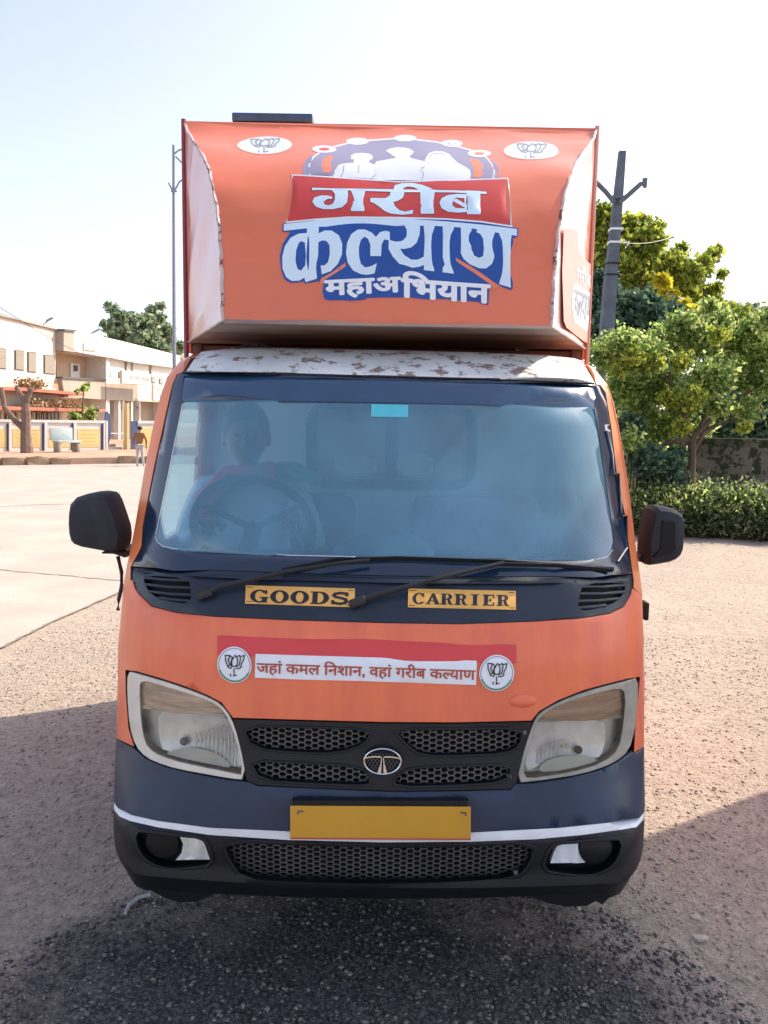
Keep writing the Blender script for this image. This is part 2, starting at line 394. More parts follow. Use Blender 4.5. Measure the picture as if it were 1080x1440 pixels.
def embolden(VF, r, k=8):
    """heavier stroke: the same outline laid down again, shifted round a small circle"""
    V, F = VF; n = len(V); Vs, Fs, lv = [V], list(F), [np.zeros(n)]
    for i in range(k):
        t = 2 * math.pi * i / k; Vs.append(V + np.array([r * math.cos(t), r * math.sin(t)])); Fs += [tuple(j + n * (i + 1) for j in f) for f in F]; lv.append(np.full(n, .00006 * (i + 1)))
    return np.vstack(Vs), Fs, np.concatenate(lv)
def print_text(name, VF, q, S, fmap, mtl, parent, lift):
    """flat lettering laid inside the photo quad q = (top left, top right, bottom left) of a surface"""
    V, F = VF[0], VF[1]; lv = VF[2] if len(VF) > 2 else np.zeros(len(V)); lo, hi = V.min(0), V.max(0); U = (V - lo) / (hi - lo); tl, tr, bl = map(np.array, q); out = []
    for (u, v), e in zip(U, lv):
        p = tl + (tr - tl) * u + (bl - tl) * (1 - v); a, b = EL(p[0], p[1], S); out.append(fmap(a, b, lift + e))
    return put(name, out, F, mtl, parent, smooth=False)

def clampr(r): return [(max(-hw(b), min(hw(b), a)), b) for a, b in r]
def BC(pts):
    out = []
    for x, y in pts:
        a, b = EL(x, y, Sb); st = .5 if x < 540 else -.5
        while abs(a) > hw(b) and abs(x - 540) > 10: x += st; a, b = EL(x, y, Sb)
        out.append((a, b))
    # ends that fell on the silhouette reach right round to it
    return [(math.copysign(hw(b), a) if abs(a) > hw(b) - .006 else a, b) for a, b in out]

# ================================================================== THE VAN
van = thing('goods_van', 'orange and black mini goods van with an advertising hood over its cab', 'van', (0, 3.2, 0))
_bx = []      # deferred van parts get the root's inverse at the end

CB = [(195, 835), (213, 853), (248, 862), (301, 867), (406, 872), (540, 876), (645, 877.6), (751, 874), (821.5, 869), (857, 863.5), (878, 853), (887, 836)]
front = [(150, 821), (188, 819), (190, 827)] + CB + [(888.5, 827), (920, 836), (922, 960), (922, 1050), (891, 1058.5), (894, 1010), (899.5, 951.5),
        (882, 954), (855.7, 960.5), (820.6, 970), (785, 984), (758, 999.5), (747, 1013), (640, 1015.5), (540, 1015), (430, 1012), (328, 1009), (312, 987.5), (293, 977.5), (258, 963.5), (222, 952), (192, 943.5),
        (177, 942), (177.5, 975), (181, 1023), (189, 1049.5), (150, 1038), (150, 905)]
sheet('front_panel', [BC(front)], None, fb, M['orange_vinyl'], van, lift=.004, thick=.012, grid=.025, bev=.003)
# worn bonnet catch bumps and creases in the vinyl
for (cx, cy, rx, ry) in [(735, 985, 21, 9)]:
    c = EL(cx, cy, Sb); rxm, rym = rx * .00175, ry * .0018
    sheet('vinyl_bump', [ell(c[0], c[1], rxm, rym, 20)], None, fb, M['orange_vinyl'], van, lift=.005, grid=.006,
          depth=lambda a, b, c=c, rxm=rxm, rym=rym: -.006 * max(0, 1 - ((a - c[0]) / rxm) ** 2 - ((b - c[1]) / rym) ** 2) ** .7)
# inner structure behind every gap
sheet('inner_panel', [[(-.70, .26), (-.72, .40), (-.73, 1.12), (.73, 1.12), (.72, .40), (.70, .26)]], None, lambda a, b, l: (a, Sb(a, b) + .075, b), M['dark'], van, grid=.06)

# ---- bumper
SU = [(150, 1127), (186, 1145), (222, 1153), (294.5, 1162.6), (405.7, 1167.7), (535, 1170.5), (661.8, 1169.5), (782.8, 1163), (855, 1155.5), (905.6, 1141), (925, 1134)]
SL = [(150, 1138), (184, 1153), (222, 1161.6), (294.5, 1172.4), (405.7, 1179.6), (535, 1183), (661.8, 1182), (753.9, 1178.5), (818.9, 1172.4), (873, 1165), (903.8, 1151.5), (925, 1145)]
upper = [(150, 1039), (189, 1051), (205, 1065.5), (231.6, 1077), (275.6, 1087.5), (319.5, 1095.5), (350, 1098.5), (363, 1104), (450, 1108), (525, 1111), (551.7, 1112.5), (640, 1111.5), (718, 1109.5), (724, 1101.5),
         (750, 1100.5), (794, 1094), (838, 1083.5), (866, 1072), (887, 1056.5), (893, 1059.5), (925, 1050)] + [(x, y - .4) for x, y in SU[::-1]]
sheet('bumper_upper', [BC(upper)], None, fb, M['slate'], van, lift=.006, thick=.012, grid=.03, bev=.003)
sheet('white_stripe', [BC(SU + SL[::-1])], None, fb, M['white_strip'], van, lift=.0055, thick=.008, grid=.03)
gopen = smoothring(BC([(317, 1182), (430, 1186), (540, 1189), (650, 1188), (749, 1184), (744, 1212), (725, 1231), (640, 1236), (540, 1238), (430, 1236), (342, 1231), (324, 1206)]))
fogL = smoothring(BC([(192, 1167), (214, 1169), (250, 1174), (284, 1177), (293, 1188), (300, 1213), (270, 1217), (236, 1218), (212, 1210), (197, 1194)]))
fogR = mir(fogL)
bot = [(925, 1150), (903, 1203), (893, 1234), (870, 1250), (840, 1258), (747, 1262.5), (640, 1265), (540, 1266), (440, 1265), (348, 1262), (258, 1258), (215, 1254), (190, 1246), (172, 1230), (150, 1200)]
_cn = [(.751, .40), (.750, .34), (.747, .285), (.735, .245), (.705, .228), (.66, .240), (.62, .258)]
lowr = BC([(x, y + .4) for x, y in SL]) + _cn + B([(840, 1256.5), (747, 1261.5), (640, 1265), (540, 1266), (440, 1265), (348, 1262), (258, 1258)]) + [(-a, b) for a, b in _cn[::-1]]
def dlow(a, b):      # sculpted ridge and tuck of the lower bumper
    d = -.012 * math.exp(-((b - .335) / .018) ** 2) + .02 * max(0, (.315 - b) / .06)
    return d
sheet('bumper_lower', [lowr], [gopen, fogL, fogR], fb, M['black'], van, lift=.006, thick=.016, grid=.016, bev=.003, depth=dlow)
# under-lip flaps hanging below the bumper
for pts in ([(212, 1252), (230, 1262), (252, 1269), (276, 1268), (300, 1258)], [(745, 1260), (770, 1270), (795, 1275), (825, 1274), (838, 1267), (847, 1272), (868, 1252)]):
    r = [(x, z) for x, z in [EL(q[0], q[1], lambda a, b: 2.0 + .2 * abs(a)) for q in pts]]
    r = [(r[0][0], r[0][1] + .04)] + r + [(r[-1][0], r[-1][1] + .04)]
    sheet('under_flap', [r], None, lambda a, b, l: (a, 2.0 + .2 * abs(a) - l, b), M['black'], van, thick=.01, grid=.02)
# lips round the openings
def lip(name, ring, wd, lft, th, mtl, parent=None, it=0, dp=None):
    o = expand(ring, wd); return sheet(name, [clampr(o)], [ring], fb, mtl, parent or van, lift=lft, thick=th, grid=0, bev=.002, depth=dp)
lip('grille_surround', gopen, .010, .012, .02, M['black'])
lip('fog_surround', fogL, .008, .011, .02, M['black']); lip('fog_surround', fogR, .008, .011, .02, M['black'])
for i, rg in enumerate((fogL, fogR)):
    sgn = -1 if i == 0 else 1
    fp = sheet('fog_recess', [expand(rg, .022)], None, fb, M['black'], van, lift=-.028, thick=.004, grid=.02)
    cx, cz = EL(226.6, 1188, Sb) if i == 0 else EL(838.8, 1196, Sb)
    sheet('fog_blank', [ell(cx, cz, .044, .042, 32)], None, fb, M['dark'] if i == 0 else M['black'], fp, lift=-.006, thick=.03, grid=.009, bev=.004,
          depth=lambda a, b, cx=cx, cz=cz: -.006 * max(0, 1 - ((a - cx) ** 2 + (b - cz) ** 2) / .0019))
    lp = [(250, 1177), (262, 1174.5), (277, 1177), (287, 1190), (294.5, 1211), (246, 1212), (254, 1203), (256, 1190)] if i == 0 else [(788, 1186), (797, 1182), (815, 1181.5), (814, 1195), (819, 1209), (825, 1217), (775, 1216), (780, 1200)]
    lm = M['reflector'] if i == 0 else M['white']
    lo = sheet('side_lamp', [B(lp)], None, fb, lm, fp, lift=-.010, thick=.015, grid=.006, bev=.001, depth=lambda a, b: .003 * math.sin(a * 900))
def hexmesh(name, ring, parent, lft=-.022, pitch=.0345, row=.0076, wall=.0016, th=.008):
    """moulded honeycomb: shared-edge hexagon cells with open centres, clipped where the surround covers it"""
    A = np.array(ring); lo, hi = A.min(0) - .012, A.max(0) + .012; big = expand(ring, .009); V = []; F = []
    nx = int((hi[0] - lo[0]) / pitch) + 2; nz = int((hi[1] - lo[1]) / row) + 2
    cells = [(lo[0] + i * pitch + (j % 2) * pitch / 2, lo[1] + j * row / 1.0 * .92) for j in range(nz) for i in range(nx)]
    ok = inside(np.array(cells), big)
    hexo = [(-.36 * pitch, 0), (-.16 * pitch, row * .92), (.16 * pitch, row * .92), (.36 * pitch, 0), (.16 * pitch, -row * .92), (-.16 * pitch, -row * .92)]
    hexo = [(-pitch / 3 * 1.0, 0), (-pitch / 6, row * .92), (pitch / 6, row * .92), (pitch / 3, 0), (pitch / 6, -row * .92), (-pitch / 6, -row * .92)]
    for (cx, cz), k in zip(cells, ok):
        if not k: continue
        ro = [(cx + x, cz + z) for x, z in hexo]; ri = [(cx + x * (1 - wall / (pitch / 3) * 1.15), cz + z * (1 - wall / row * .9)) for x, z in hexo]
        b = len(V)
        for r, l in ((ro, lft), (ri, lft), (ri, lft - th)):
            V += [fb(a, c, l) for a, c in r]
        for q in range(6):
            p = (q + 1) % 6; F += [(b + q, b + 6 + q, b + 6 + p, b + p), (b + 6 + q, b + 12 + q, b + 12 + p, b + 6 + p)]
    return put(name, V, F, M['grillep'], parent, smooth=False)
M['grillep'] = mat('grille_plastic', (0.125, 0.115, 0.118), 0.5, var=0.3, vscale=20, spec=.5)
hexmesh('grille_mesh', gopen, van)
sheet('grille_backing', [expand(gopen, .01)], None, fb, M['dark'], van, lift=-.055, grid=.03)
# upper grille
GUL = [(343, 1021), (430, 1022.5), (522, 1026), (513, 1044), (476, 1056.5), (420, 1056), (356, 1049.5)]
GLL = [(353, 1069), (430, 1073), (509, 1078), (519, 1095), (519, 1102), (440, 1099), (368, 1094.5)]
GUR = [(555, 1026), (640, 1025), (733, 1024), (730, 1047), (710, 1057), (650, 1060), (592, 1060), (571, 1044)]
GLR = [(578, 1079), (650, 1077), (719, 1075), (712, 1096.5), (640, 1102), (555, 1103.5), (558, 1091)]
gr = [smoothring(B(r)) for r in (GUL, GLL, GUR, GLR)]
gframe = B([(329, 1010.5), (430, 1013.5), (540, 1016.5), (640, 1017), (748, 1014.5), (746, 1021), (736, 1051), (726, 1100), (718, 1108), (640, 1110), (551.7, 1111), (525, 1109.5), (440, 1106.5), (363, 1102.5), (347, 1096), (341, 1062), (334.5, 1030)])
sheet('grille_frame', [gframe], gr, fb, M['black'], van, lift=.005, thick=.012, grid=.02, bev=.003)
for r in gr:
    lip('grille_lip', r, .006, .009, .015, M['black']); hexmesh('grille_mesh', r, van, lft=-.012)
sheet('grille_backing', [expand(gframe, -.003)], None, fb, M['dark'], van, lift=-.045, grid=.03)
for p in ((737, 1029), (716, 1091), (725, 1226)):
    c = EL(*p, Sb); bm = bmesh.new(); bmesh.ops.create_cone(bm, cap_ends=True, segments=14, radius1=.007, radius2=.005, depth=.006, matrix=Matrix.Translation((c[0], Sb(*c) - .004, c[1])) @ Matrix.Rotation(R(90), 4, 'X'))
    put_bm('screw', bm, 'steel', van)
# bonnet emblem
ec = EL(538, 1067, Sb); ey = Sb(*ec) - .016
E0 = lambda x, z: (ec[0] + x, ey, ec[1] + z)
emb = sheet('emblem', [ell(ec[0], ec[1], .050, .037, 40)], None, lambda a, b, l: (a, ey + .006 - l, b), M['dark'], van, thick=.02, grid=.01, bev=.002)
bm = bmesh.new(); tube(bm, [E0(.0465 * math.cos(t), .0335 * math.sin(t)) for t in np.linspace(0, 2 * math.pi, 49)], .0026, 8, cap=False); put_bm('emblem_ring', bm, 'chrome', emb)
for s in (-1, 1):
    rT = [(s * .0045, .0105), (s * .020, .0115), (s * .036, .0095), (s * .0455, .0065), (s * .0455, .009), (s * .036, .0125), (s * .020, .0145), (s * .0035, .014)]
    rL = [(s * .003, .011), (s * .0055, -.008), (s * .0135, -.0325), (s * .003, -.0335), (s * .0025, -.01), (s * .0015, .011)]
    for q in (rT, rL):
        sheet('emblem_letter', [[(ec[0] + a, ec[1] + b) for a, b in q]], None, lambda a, b, l: (a, ey - l, b), M['chrome'], emb, lift=.0015, thick=.004, grid=0)
bm = bmesh.new()
for k in range(-4, 5):
    for dz in (-1, 1):
        tube(bm, [E0(k * .009 - .012, -.022 * dz * .9), E0(k * .009 + .012, .022 * dz * .9)], .0006, 4)
o = put_bm('emblem_mesh', bm, 'steel', emb); o.location.y = .003
# number plate on its bracket, left blank
pc = B([(408, 1134), (662, 1135.5), (662, 1181), (408, 1179.5)])
py_ = Sb(0, .49) - .022
pr = [(x, z) for x, z in [(atY(*p, py_)[0], atY(*p, py_)[2]) for p in [(408, 1179.5), (662, 1181), (662, 1135), (408, 1133.5)]]]
fpl = lambda a, b, l: (a, py_ - l, b)
br = [(x, z) for x, z in [(atY(*p, py_ + .004)[0], atY(*p, py_ + .004)[2]) for p in [(410, 1178), (660, 1179), (660, 1127), (410, 1126)]]]
sheet('plate_bracket', [br], None, fpl, M['black'], van, lift=-.004, thick=.02, grid=0, bev=.003)
pl = sheet('number_plate', [pr], None, fpl, M['plate'], van, lift=0, thick=.003, grid=0, bev=.001)
sheet('plate_edge', [[(pr[0][0], pr[0][1] - .001), (pr[1][0], pr[1][1] - .001), (pr[1][0], pr[1][1] + .0035), (pr[0][0], pr[0][1] + .0035)]], None, fpl, M['plate_edge'], pl, lift=.0008, grid=0)
for p, s in (((423, 1141), 1), ((651, 1143), -1)):
    q = atY(*p, py_); 
    sheet('plate_bolt', [[(q[0] - .008 * s, q[2] + .002), (q[0] + .005 * s, q[2] + .003), (q[0] + .006 * s, q[2] - .001), (q[0] - .004 * s, q[2] - .001), (q[0] - .006 * s, q[2] - .008), (q[0] - .009 * s, q[2] - .007)][::s]], None, fpl, M['steel'], pl, lift=.002, thick=.002, grid=0)

# ---- headlights
def headlight(outer, inner, div, bright, base, flutes, bulb, rimm, amb):
    O = smoothring(B(outer)); I = smoothring(B(inner))
    h = sheet('headlight', [clampr(expand(O, .0045))], [I], fb, M['dark'], van, lift=-.001, thick=.03, grid=0)
    sheet('headlight_rim', [O], [I], fb, rimm, h, lift=.005, thick=.012, grid=0, bev=.002)
    sheet('housing', [expand(I, .004)], None, fb, M['reflector_dull'], h, lift=-.036, grid=.02)
    dv = B(div); zd = lambda a: dv[0][1] + (dv[1][1] - dv[0][1]) * (a - dv[0][0]) / (dv[1][0] - dv[0][0])
    up = [q for q in I if q[1] > zd(q[0]) + .001]; 
    xs = sorted(up, key=lambda q: q[0]); x0, x1 = xs[0][0], xs[-1][0]
    cx = sum(q[0] for q in up) / len(up); cz = sum(q[1] for q in up) / len(up)
    ring = sorted(up + [(x0 - .002, zd(x0)), (x1 + .002, zd(x1))], key=lambda q: math.atan2((q[1] - cz) * 3, q[0] - cx))
    sheet('turn_signal', [ring], None, fb, amb, h, lift=-.012, thick=.004, grid=.006, depth=lambda a, b: .0012 * math.sin(b * 900))
    sheet('divider', stroke([(x0 - .003, zd(x0)), (x1 + .003, zd(x1))], .007), None, fb, rimm, h, lift=-.001, thick=.016, grid=0)
    Bq = expand(smoothring(B(bright)), .003); bx, bz = np.mean(Bq, 0)
    rf = sheet('reflector', [Bq], None, fb, M['reflector'], h, lift=-.02, grid=.008, depth=lambda a, b: .016 * max(0, 1 - ((a - bx) / .12) ** 2 - ((b - bz) / .09) ** 2))
    sheet('reflector_base', [smoothring(B(base))], None, fb, M['reflector_dull'], h, lift=-.016, grid=.02)
    for (x, y0, y1) in flutes:
        a, b = EL(x, y0, Sb), EL(x, y1, Sb); bm = bmesh.new()
        tube(bm, [(a[0], Sb(*a) + .017, a[1]), ((a[0] + b[0]) / 2, Sb(*a) + .02, (a[1] + b[1]) / 2), (b[0], Sb(*b) + .017, b[1])], [.002, .0034, .002], 8)
        put_bm('flute', bm, 'reflector', h)
    c = EL(*bulb, Sb); bm = bmesh.new()
    bmesh.ops.create_uvsphere(bm, u_segments=14, v_segments=8, radius=.011, matrix=Matrix.Translation((c[0], Sb(*c) + .02, c[1])))
    put_bm('bulb_cap', bm, 'steel' if bulb[0] < 500 else 'dark', h)
    sheet('lens', [expand(I, .002)], None, fb, M['lampglass'], h, lift=.0035, grid=.02)
    return h
z6 = lambda r: px(r, 170, 930, 5.684); z7 = lambda r: px(r, 715, 940, 5.684)
headlight(z6([(58, 82), (120, 90), (300, 140), (500, 205), (700, 285), (800, 340), (880, 440), (940, 600), (1010, 945), (850, 928), (600, 882), (350, 825), (200, 760), (120, 670), (75, 520), (55, 250)]),
          z6([(150, 190), (175, 155), (260, 165), (500, 238), (700, 308), (800, 368), (860, 455), (915, 600), (985, 905), (900, 890), (700, 848), (400, 778), (260, 722), (192, 640), (165, 480)]),
          z6([(155, 370), (850, 436)]), z6([(285, 425), (450, 430), (860, 470), (925, 640), (970, 850), (880, 860), (600, 735), (330, 752), (290, 620)]),
          z6([(325, 757), (480, 712), (640, 715), (790, 775), (900, 880), (700, 842), (430, 782)]),
          [(170 + x / 5.684, 930 + y0 / 5.684, 930 + y1 / 5.684) for x, y0, y1 in [(590, 600, 700), (622, 590, 705), (654, 580, 715), (686, 565, 725), (718, 555, 740), (750, 545, 765), (782, 535, 785), (814, 530, 810), (846, 530, 840), (878, 540, 860), (908, 590, 865)]],
          (256, 1047), M['cream'], M['amber'])
headlight(z7([(1032, 72), (950, 95), (800, 130), (600, 185), (400, 265), (250, 350), (200, 420), (130, 620), (58, 908), (200, 897), (450, 862), (700, 802), (850, 742), (960, 650), (1005, 500), (1030, 250)]),
          z7([(935, 195), (880, 150), (700, 192), (500, 252), (330, 322), (245, 392), (210, 470), (160, 650), (105, 872), (250, 866), (450, 832), (760, 745), (880, 640), (915, 450)]),
          z7([(225, 420), (935, 388)]), z7([(230, 440), (400, 440), (770, 432), (790, 560), (770, 680), (730, 745), (480, 730), (250, 800), (150, 840), (170, 660)]),
          z7([(250, 812), (330, 745), (480, 715), (640, 720), (745, 755), (600, 800), (420, 840), (260, 850)]),
          [(715 + x / 5.684, 940 + y0 / 5.684, 940 + y1 / 5.684) for x, y0, y1 in [(255, 660, 790), (285, 640, 770), (315, 625, 750), (350, 610, 735), (385, 600, 725), (420, 590, 715), (455, 590, 710), (490, 600, 705)]],
          (816, 1059), M['cream2'], M['amber2'])

# ---- banner on the front panel
Lf = .0052
def bprint(name, rings, mtl, lift, parent, holes=None, grid=.015): return sheet(name, [B(r) for r in rings], [B(h) for h in (holes or [])], fb, M[mtl], parent, lift=lift, grid=grid)
ban = bprint('slogan_banner', [[(306.7, 892.5), (515, 898), (725.4, 905.8), (725, 932), (515, 926), (306, 920)]], 'red', .0058, van)
bprint('banner_strip', [[(360, 918.3), (515, 923), (670, 928), (669, 962), (515, 956.5), (359, 951.7)]], 'white', .0072, ban)
t1 = text_mesh('जहां कमल िनशान', .004); tc = text_mesh(',', 0.004); t2 = text_mesh('वहां गरीब क', .004); tl = clip_right(*text_mesh('ल', .004), .66); t3 = text_mesh('याण', .004)
print_text('slogan_text', embolden(join_txt([(*t1, 0), (*tc, .03), (*t2, .28), (*tl, -.02), (*t3, -.03)]), .014), ((361.5, 925.5), (668.5, 935.8), (361, 947.5)), Sb, fb, M['brick_text'], ban, .0084)
def lotus(cx, cy, s, sy):
    P = [[(280, 300), (290, 430), (330, 520)], [(275, 300), (365, 305), (375, 360), (340, 400), (390, 520)], [(375, 300), (440, 350), (410, 440), (400, 520)],
         [(430, 530), (420, 430), (480, 320), (500, 300)], [(500, 300), (550, 380), (550, 460), (520, 540)], [(520, 340), (600, 300), (615, 380), (600, 470), (580, 520)],
         [(620, 330), (700, 300), (685, 400), (640, 480), (625, 550)], [(330, 520), (340, 560), (400, 590), (430, 540), (400, 515), (330, 530)],
         [(430, 540), (530, 545), (590, 520)], [(510, 590), (600, 585), (640, 550)], [(470, 595), (475, 680), (465, 760)], [(395, 710), (400, 760)], [(465, 755), (530, 735)]]
    out = []
    for p in P: out += stroke([(cx + (x - 480) / 15.43 * s, cy + (y - 520) / 15.43 * sy) for x, y in p], 1.5 * s if s < 1.4 else 1.8)
    return out
for (cx, cy) in ((330.4, 934), (698, 945.4)):
    c = B([(cx, cy)])[0]; rr = .0455
    e_ = lambda r, n=40, a0=0, a1=2 * math.pi: ell(c[0], c[1], r, r, n, a0, a1)
    sheet('party_badge', [e_(rr)], None, fb, M['white'], ban, lift=.0078, grid=.015)
    sheet('badge_ring', [e_(rr * .93)], [e_(rr * .89)], fb, M['greyline'], ban, lift=.0086, grid=.015)
    a0, a1 = R(200), R(335)
    gr_ = [(c[0] + rr * .95 * math.cos(t), c[1] + rr * .95 * math.sin(t)) for t in np.linspace(a0, a1, 20)] + [(c[0] + rr * .86 * math.cos(t), c[1] + rr * .86 * math.sin(t)) for t in np.linspace(a1, a0, 20)]
    sheet('badge_green_arc', [gr_], None, fb, M['green'], ban, lift=.0089, grid=.015)
    sheet('lotus_mark', [[EL(x, y, Sb) for x, y in q] for q in lotus(cx, cy, .98, .98)], None, fb, M['ink'], ban, lift=.0095, grid=.015)

# ---- cowl below the windscreen
CT = [(186, 797), (300, 802), (420, 806.5), (540, 810), (660, 811.5), (780, 811), (888.5, 808)]
cow = BC([(180, 797)] + CT[1:-1] + [(888.5, 808), (890, 815), (889, 828), (886, 837.5)] + [(x, y - 1) for x, y in CB[-2::-1]] + [(193, 834), (184.5, 815)])
vl = smoothring(B([(202, 808), (266, 812), (269, 830), (269, 849), (232, 845), (212, 836), (203, 822)]), 1)
vr = smoothring(B([(820, 820), (880, 818), (879, 832), (868, 846), (845, 855), (812, 860), (814, 838)]), 1)
def dcow(a, b):     # shallow step of the sticker panel
    z0 = 1.06 - .05 * abs(a) ** 2
    return .006 / (1 + math.exp(-(abs(a) - .545) * 160)) + .006 * math.exp(-((b - z0 - .075) / .012) ** 2)
cw = sheet('cowl', [cow], [vl, vr], fb, M['cowl'], van, lift=.004, thick=.012, grid=.02, bev=.003, depth=dcow)
lip('cowl_ledge', [(a, b) for a, b in B([(196, 799), (420, 809), (540, 812.5), (660, 814), (880, 811), (880, 815), (660, 818.5), (540, 817), (420, 813.5), (196, 803)])], .001, .012, .01, M['cowl'])
sheet('cowl_ledge', [B([(196, 799), (420, 809), (540, 812.5), (660, 814), (882, 811), (880, 816), (660, 819.5), (540, 818), (420, 814.5), (198, 804)])], None, fb, M['cowl'], van, lift=.014, thick=.012, grid=.03, bev=.003)
sheet('vent_backing', [expand(vl, .006)], None, fb, M['dark'], cw, lift=-.03, grid=.03); sheet('vent_backing', [expand(vr, .006)], None, fb, M['dark'], cw, lift=-.03, grid=.03)
for a, b in [((203, 812.5), (267, 816.5)), ((205, 822), (268, 827)), ((210, 832), (269, 837)), ((224, 841), (269, 845.5)), ((817, 825.5), (880, 823)), ((815, 835.5), (878, 832.5)), ((813, 846), (870, 842)), ((812, 855.5), (852, 851.5))]:
    p, q = EL(*a, Sb), EL(*b, Sb); pts = [(p[0] + (q[0] - p[0]) * t, p[1] + (q[1] - p[1]) * t) for t in (0, .5, 1)]
    bar('louvre', [(x, Sb(x, z) + .002, z) for x, z in pts], .0045, 'cowl', cw)
# groove round the sticker panel
gv = [(283, 812), (283, 834), (296, 850), (330, 856), (540, 862), (760, 860), (800, 852), (812, 826), (808, 818)]
bm = bmesh.new(); tube(bm, [(lambda e: (e[0], Sb(*e) + .0035, e[1]))(EL(*p, Sb)) for p in gv], .006, 8); put_bm('cowl_bead', bm, 'cowl', cw)
# stickers
st1 = bprint('goods_sticker', [[(346.5, 822), (499.5, 826.6), (498.5, 853), (345.4, 847.7)]], 'sticker', .0085, van)
st2 = bprint('carrier_sticker', [[(574, 826.6), (724.7, 830), (724.7, 856.5), (573.4, 853)]], 'sticker', .0085, van)
def glyph(ch):
    """bold slab-serif capitals on a 1 x 1 box: (rings, holes)"""
    T, S_ = .27, .085
    rect = lambda a, b, c, d: [(a, b), (c, b), (c, d), (a, d)]
    sl = lambda x0, x1: [rect(x0, 0, x1, S_), rect(x0, 1 - S_, x1, 1)]
    if ch == 'I': return [rect(.34, 0, .66, 1)] + sl(.2, .8), []
    if ch == 'O': return [ell(.5, .5, .5, .52, 36)], [ell(.5, .5, .21, .40, 30)]
    if ch in 'CG':
        o = [(x, y) for x, y in ell(.5, .5, .5, .52, 48) if not (x > .80 and .36 < y < .70)]
        big = [(.5 + .5 * math.cos(t), .5 + .52 * math.sin(t)) for t in np.linspace(R(28), R(325), 40)] + [(.5 + .24 * math.cos(t), .5 + .41 * math.sin(t)) for t in np.linspace(R(318), R(38), 30)]
        r = [big, rect(.80, .62, .90, 1.0)]
        if ch == 'G': r = [big, rect(.80, .66, .90, 1.0), rect(.64, .0, .92, .42), rect(.52, .36, 1.0, .45)]
        return r, []
    if ch == 'D':
        return [[(.1, 0), (.5, 0)] + [(.5 + .5 * math.cos(t), .5 + .5 * math.sin(t)) for t in np.linspace(-math.pi / 2, math.pi / 2, 20)] + [(.1, 1)], rect(0, 0, .3, S_), rect(0, 1 - S_, .3, 1)], [[(.38, .1), (.45, .1)] + [(.45 + .25 * math.cos(t), .5 + .4 * math.sin(t)) for t in np.linspace(-math.pi / 2, math.pi / 2, 20)] + [(.38, .9)]]
    if ch == 'E': return [rect(.1, 0, .4, 1), rect(0, 0, .9, .1), rect(0, .9, .88, 1), rect(.3, .46, .66, .54), rect(.8, 0, .9, .32), rect(.79, .70, .88, 1), rect(.58, .36, .66, .64)], []
    if ch == 'A': return [[(.0, 0), (.42, 1), (.62, 1), (1.0, 0), (.68, 0), (.44, .68), (.16, 0)], rect(.2, .26, .75, .35), rect(-.06, 0, .30, S_), rect(.58, 0, 1.08, S_)], []
    if ch == 'R':
        return [rect(.1, 0, .4, 1), rect(0, 0, .5, S_), rect(0, 1 - S_, .5, 1), [(.3, .46), (.55, .46)] + [(.55 + .33 * math.cos(t), .73 + .27 * math.sin(t)) for t in np.linspace(-math.pi / 2, math.pi / 2, 16)] + [(.3, 1)],
                [(.45, .5), (.72, .48), (.84, .12), (.93, .06), (1.0, .10), (1.0, .02), (.88, -.02), (.70, 0), (.60, .12), (.54, .42)]], [[(.4, .55), (.5, .55)] + [(.5 + .12 * math.cos(t), .73 + .18 * math.sin(t)) for t in np.linspace(-math.pi / 2, math.pi / 2, 12)] + [(.4, .91)]]
    if ch == 'S':
        c = [(.88, .78), (.78, .90), (.5, .93), (.22, .86), (.16, .72), (.28, .60), (.55, .53), (.80, .44), (.86, .28), (.76, .13), (.5, .07), (.2, .12), (.1, .26)]
        return stroke(c, .2) + [rect(.84, .66, .93, 1.0), rect(.05, .0, .14, .34)], []
for word, st, q in (('GOODS', st1, ((352, 828), (493, 832), (351, 845.5))), ('CARRIER', st2, ((579.5, 832.5), (717, 835.8), (579, 848)))):
    n = len(word); tl_, tr_, bl_ = map(np.array, q)
    for i, ch in enumerate(word):
        rg, hl = glyph(ch); g = .92 if ch != 'I' else .9
        f = lambda r: [EL(*(tl_ + (tr_ - tl_) * ((i + .04 + x * g) / n) + (bl_ - tl_) * (1 - y)), Sb) for x, y in r]
        sheet('letter', [f(r) for r in rg], [f(h) for h in hl], fb, M['ink'], st, lift=.0094, grid=0)
for (a, b, c, d), st in (((348.5, 824.5, 497.5, 829), st1), ((348, 844.5, 497, 850), st1), ((576, 829, 722.5, 832.3), st2), ((575.5, 850, 722.5, 853.8), st2)):
    sheet('sticker_border', [[EL(x, y, Sb) for x, y in q] for q in stroke([(a, b), (c, d)], .9)], None, fb, M['ink'], st, lift=.0092, grid=0)
# wipers
def on(px_, py_2, l): e = EL(px_, py_2, Sb); return (e[0], Sb(*e) - l, e[1])
for k, (arm, blade) in enumerate([
        ([(290, 833, .02), (312, 822, .03), (406, 800, .035), (470, 789, .04), (520, 784.5, .035)], [(398, 800, .02), (470, 786, .016), (560, 783.5, .014), (700, 788, .014), (860, 799, .014)]),
        ([(503, 844, .02), (530, 833, .03), (603, 812, .045), (660, 797, .05), (705, 787, .045)], [(600, 812, .03), (655, 800, .03), (700, 791, .026), (780, 793, .022), (858, 800, .02)])]):
    wr = bar('wiper', [on(*p) for p in arm], [.009, .008, .006, .005, .005], 'ink', van)
    bar('wiper_blade', [on(*p) for p in blade], .0055, 'dark', wr)
    bar('wiper_frame', [on(p[0], p[1] - 2.5, p[2] + .008) for p in blade[1:]], .0022, 'black', wr)
    b_ = on(*arm[0]); box('wiper_cap', b_, (.045, .02, .022), 'ink', wr, .005, Quaternion((0, 1, 0), R(-22)))

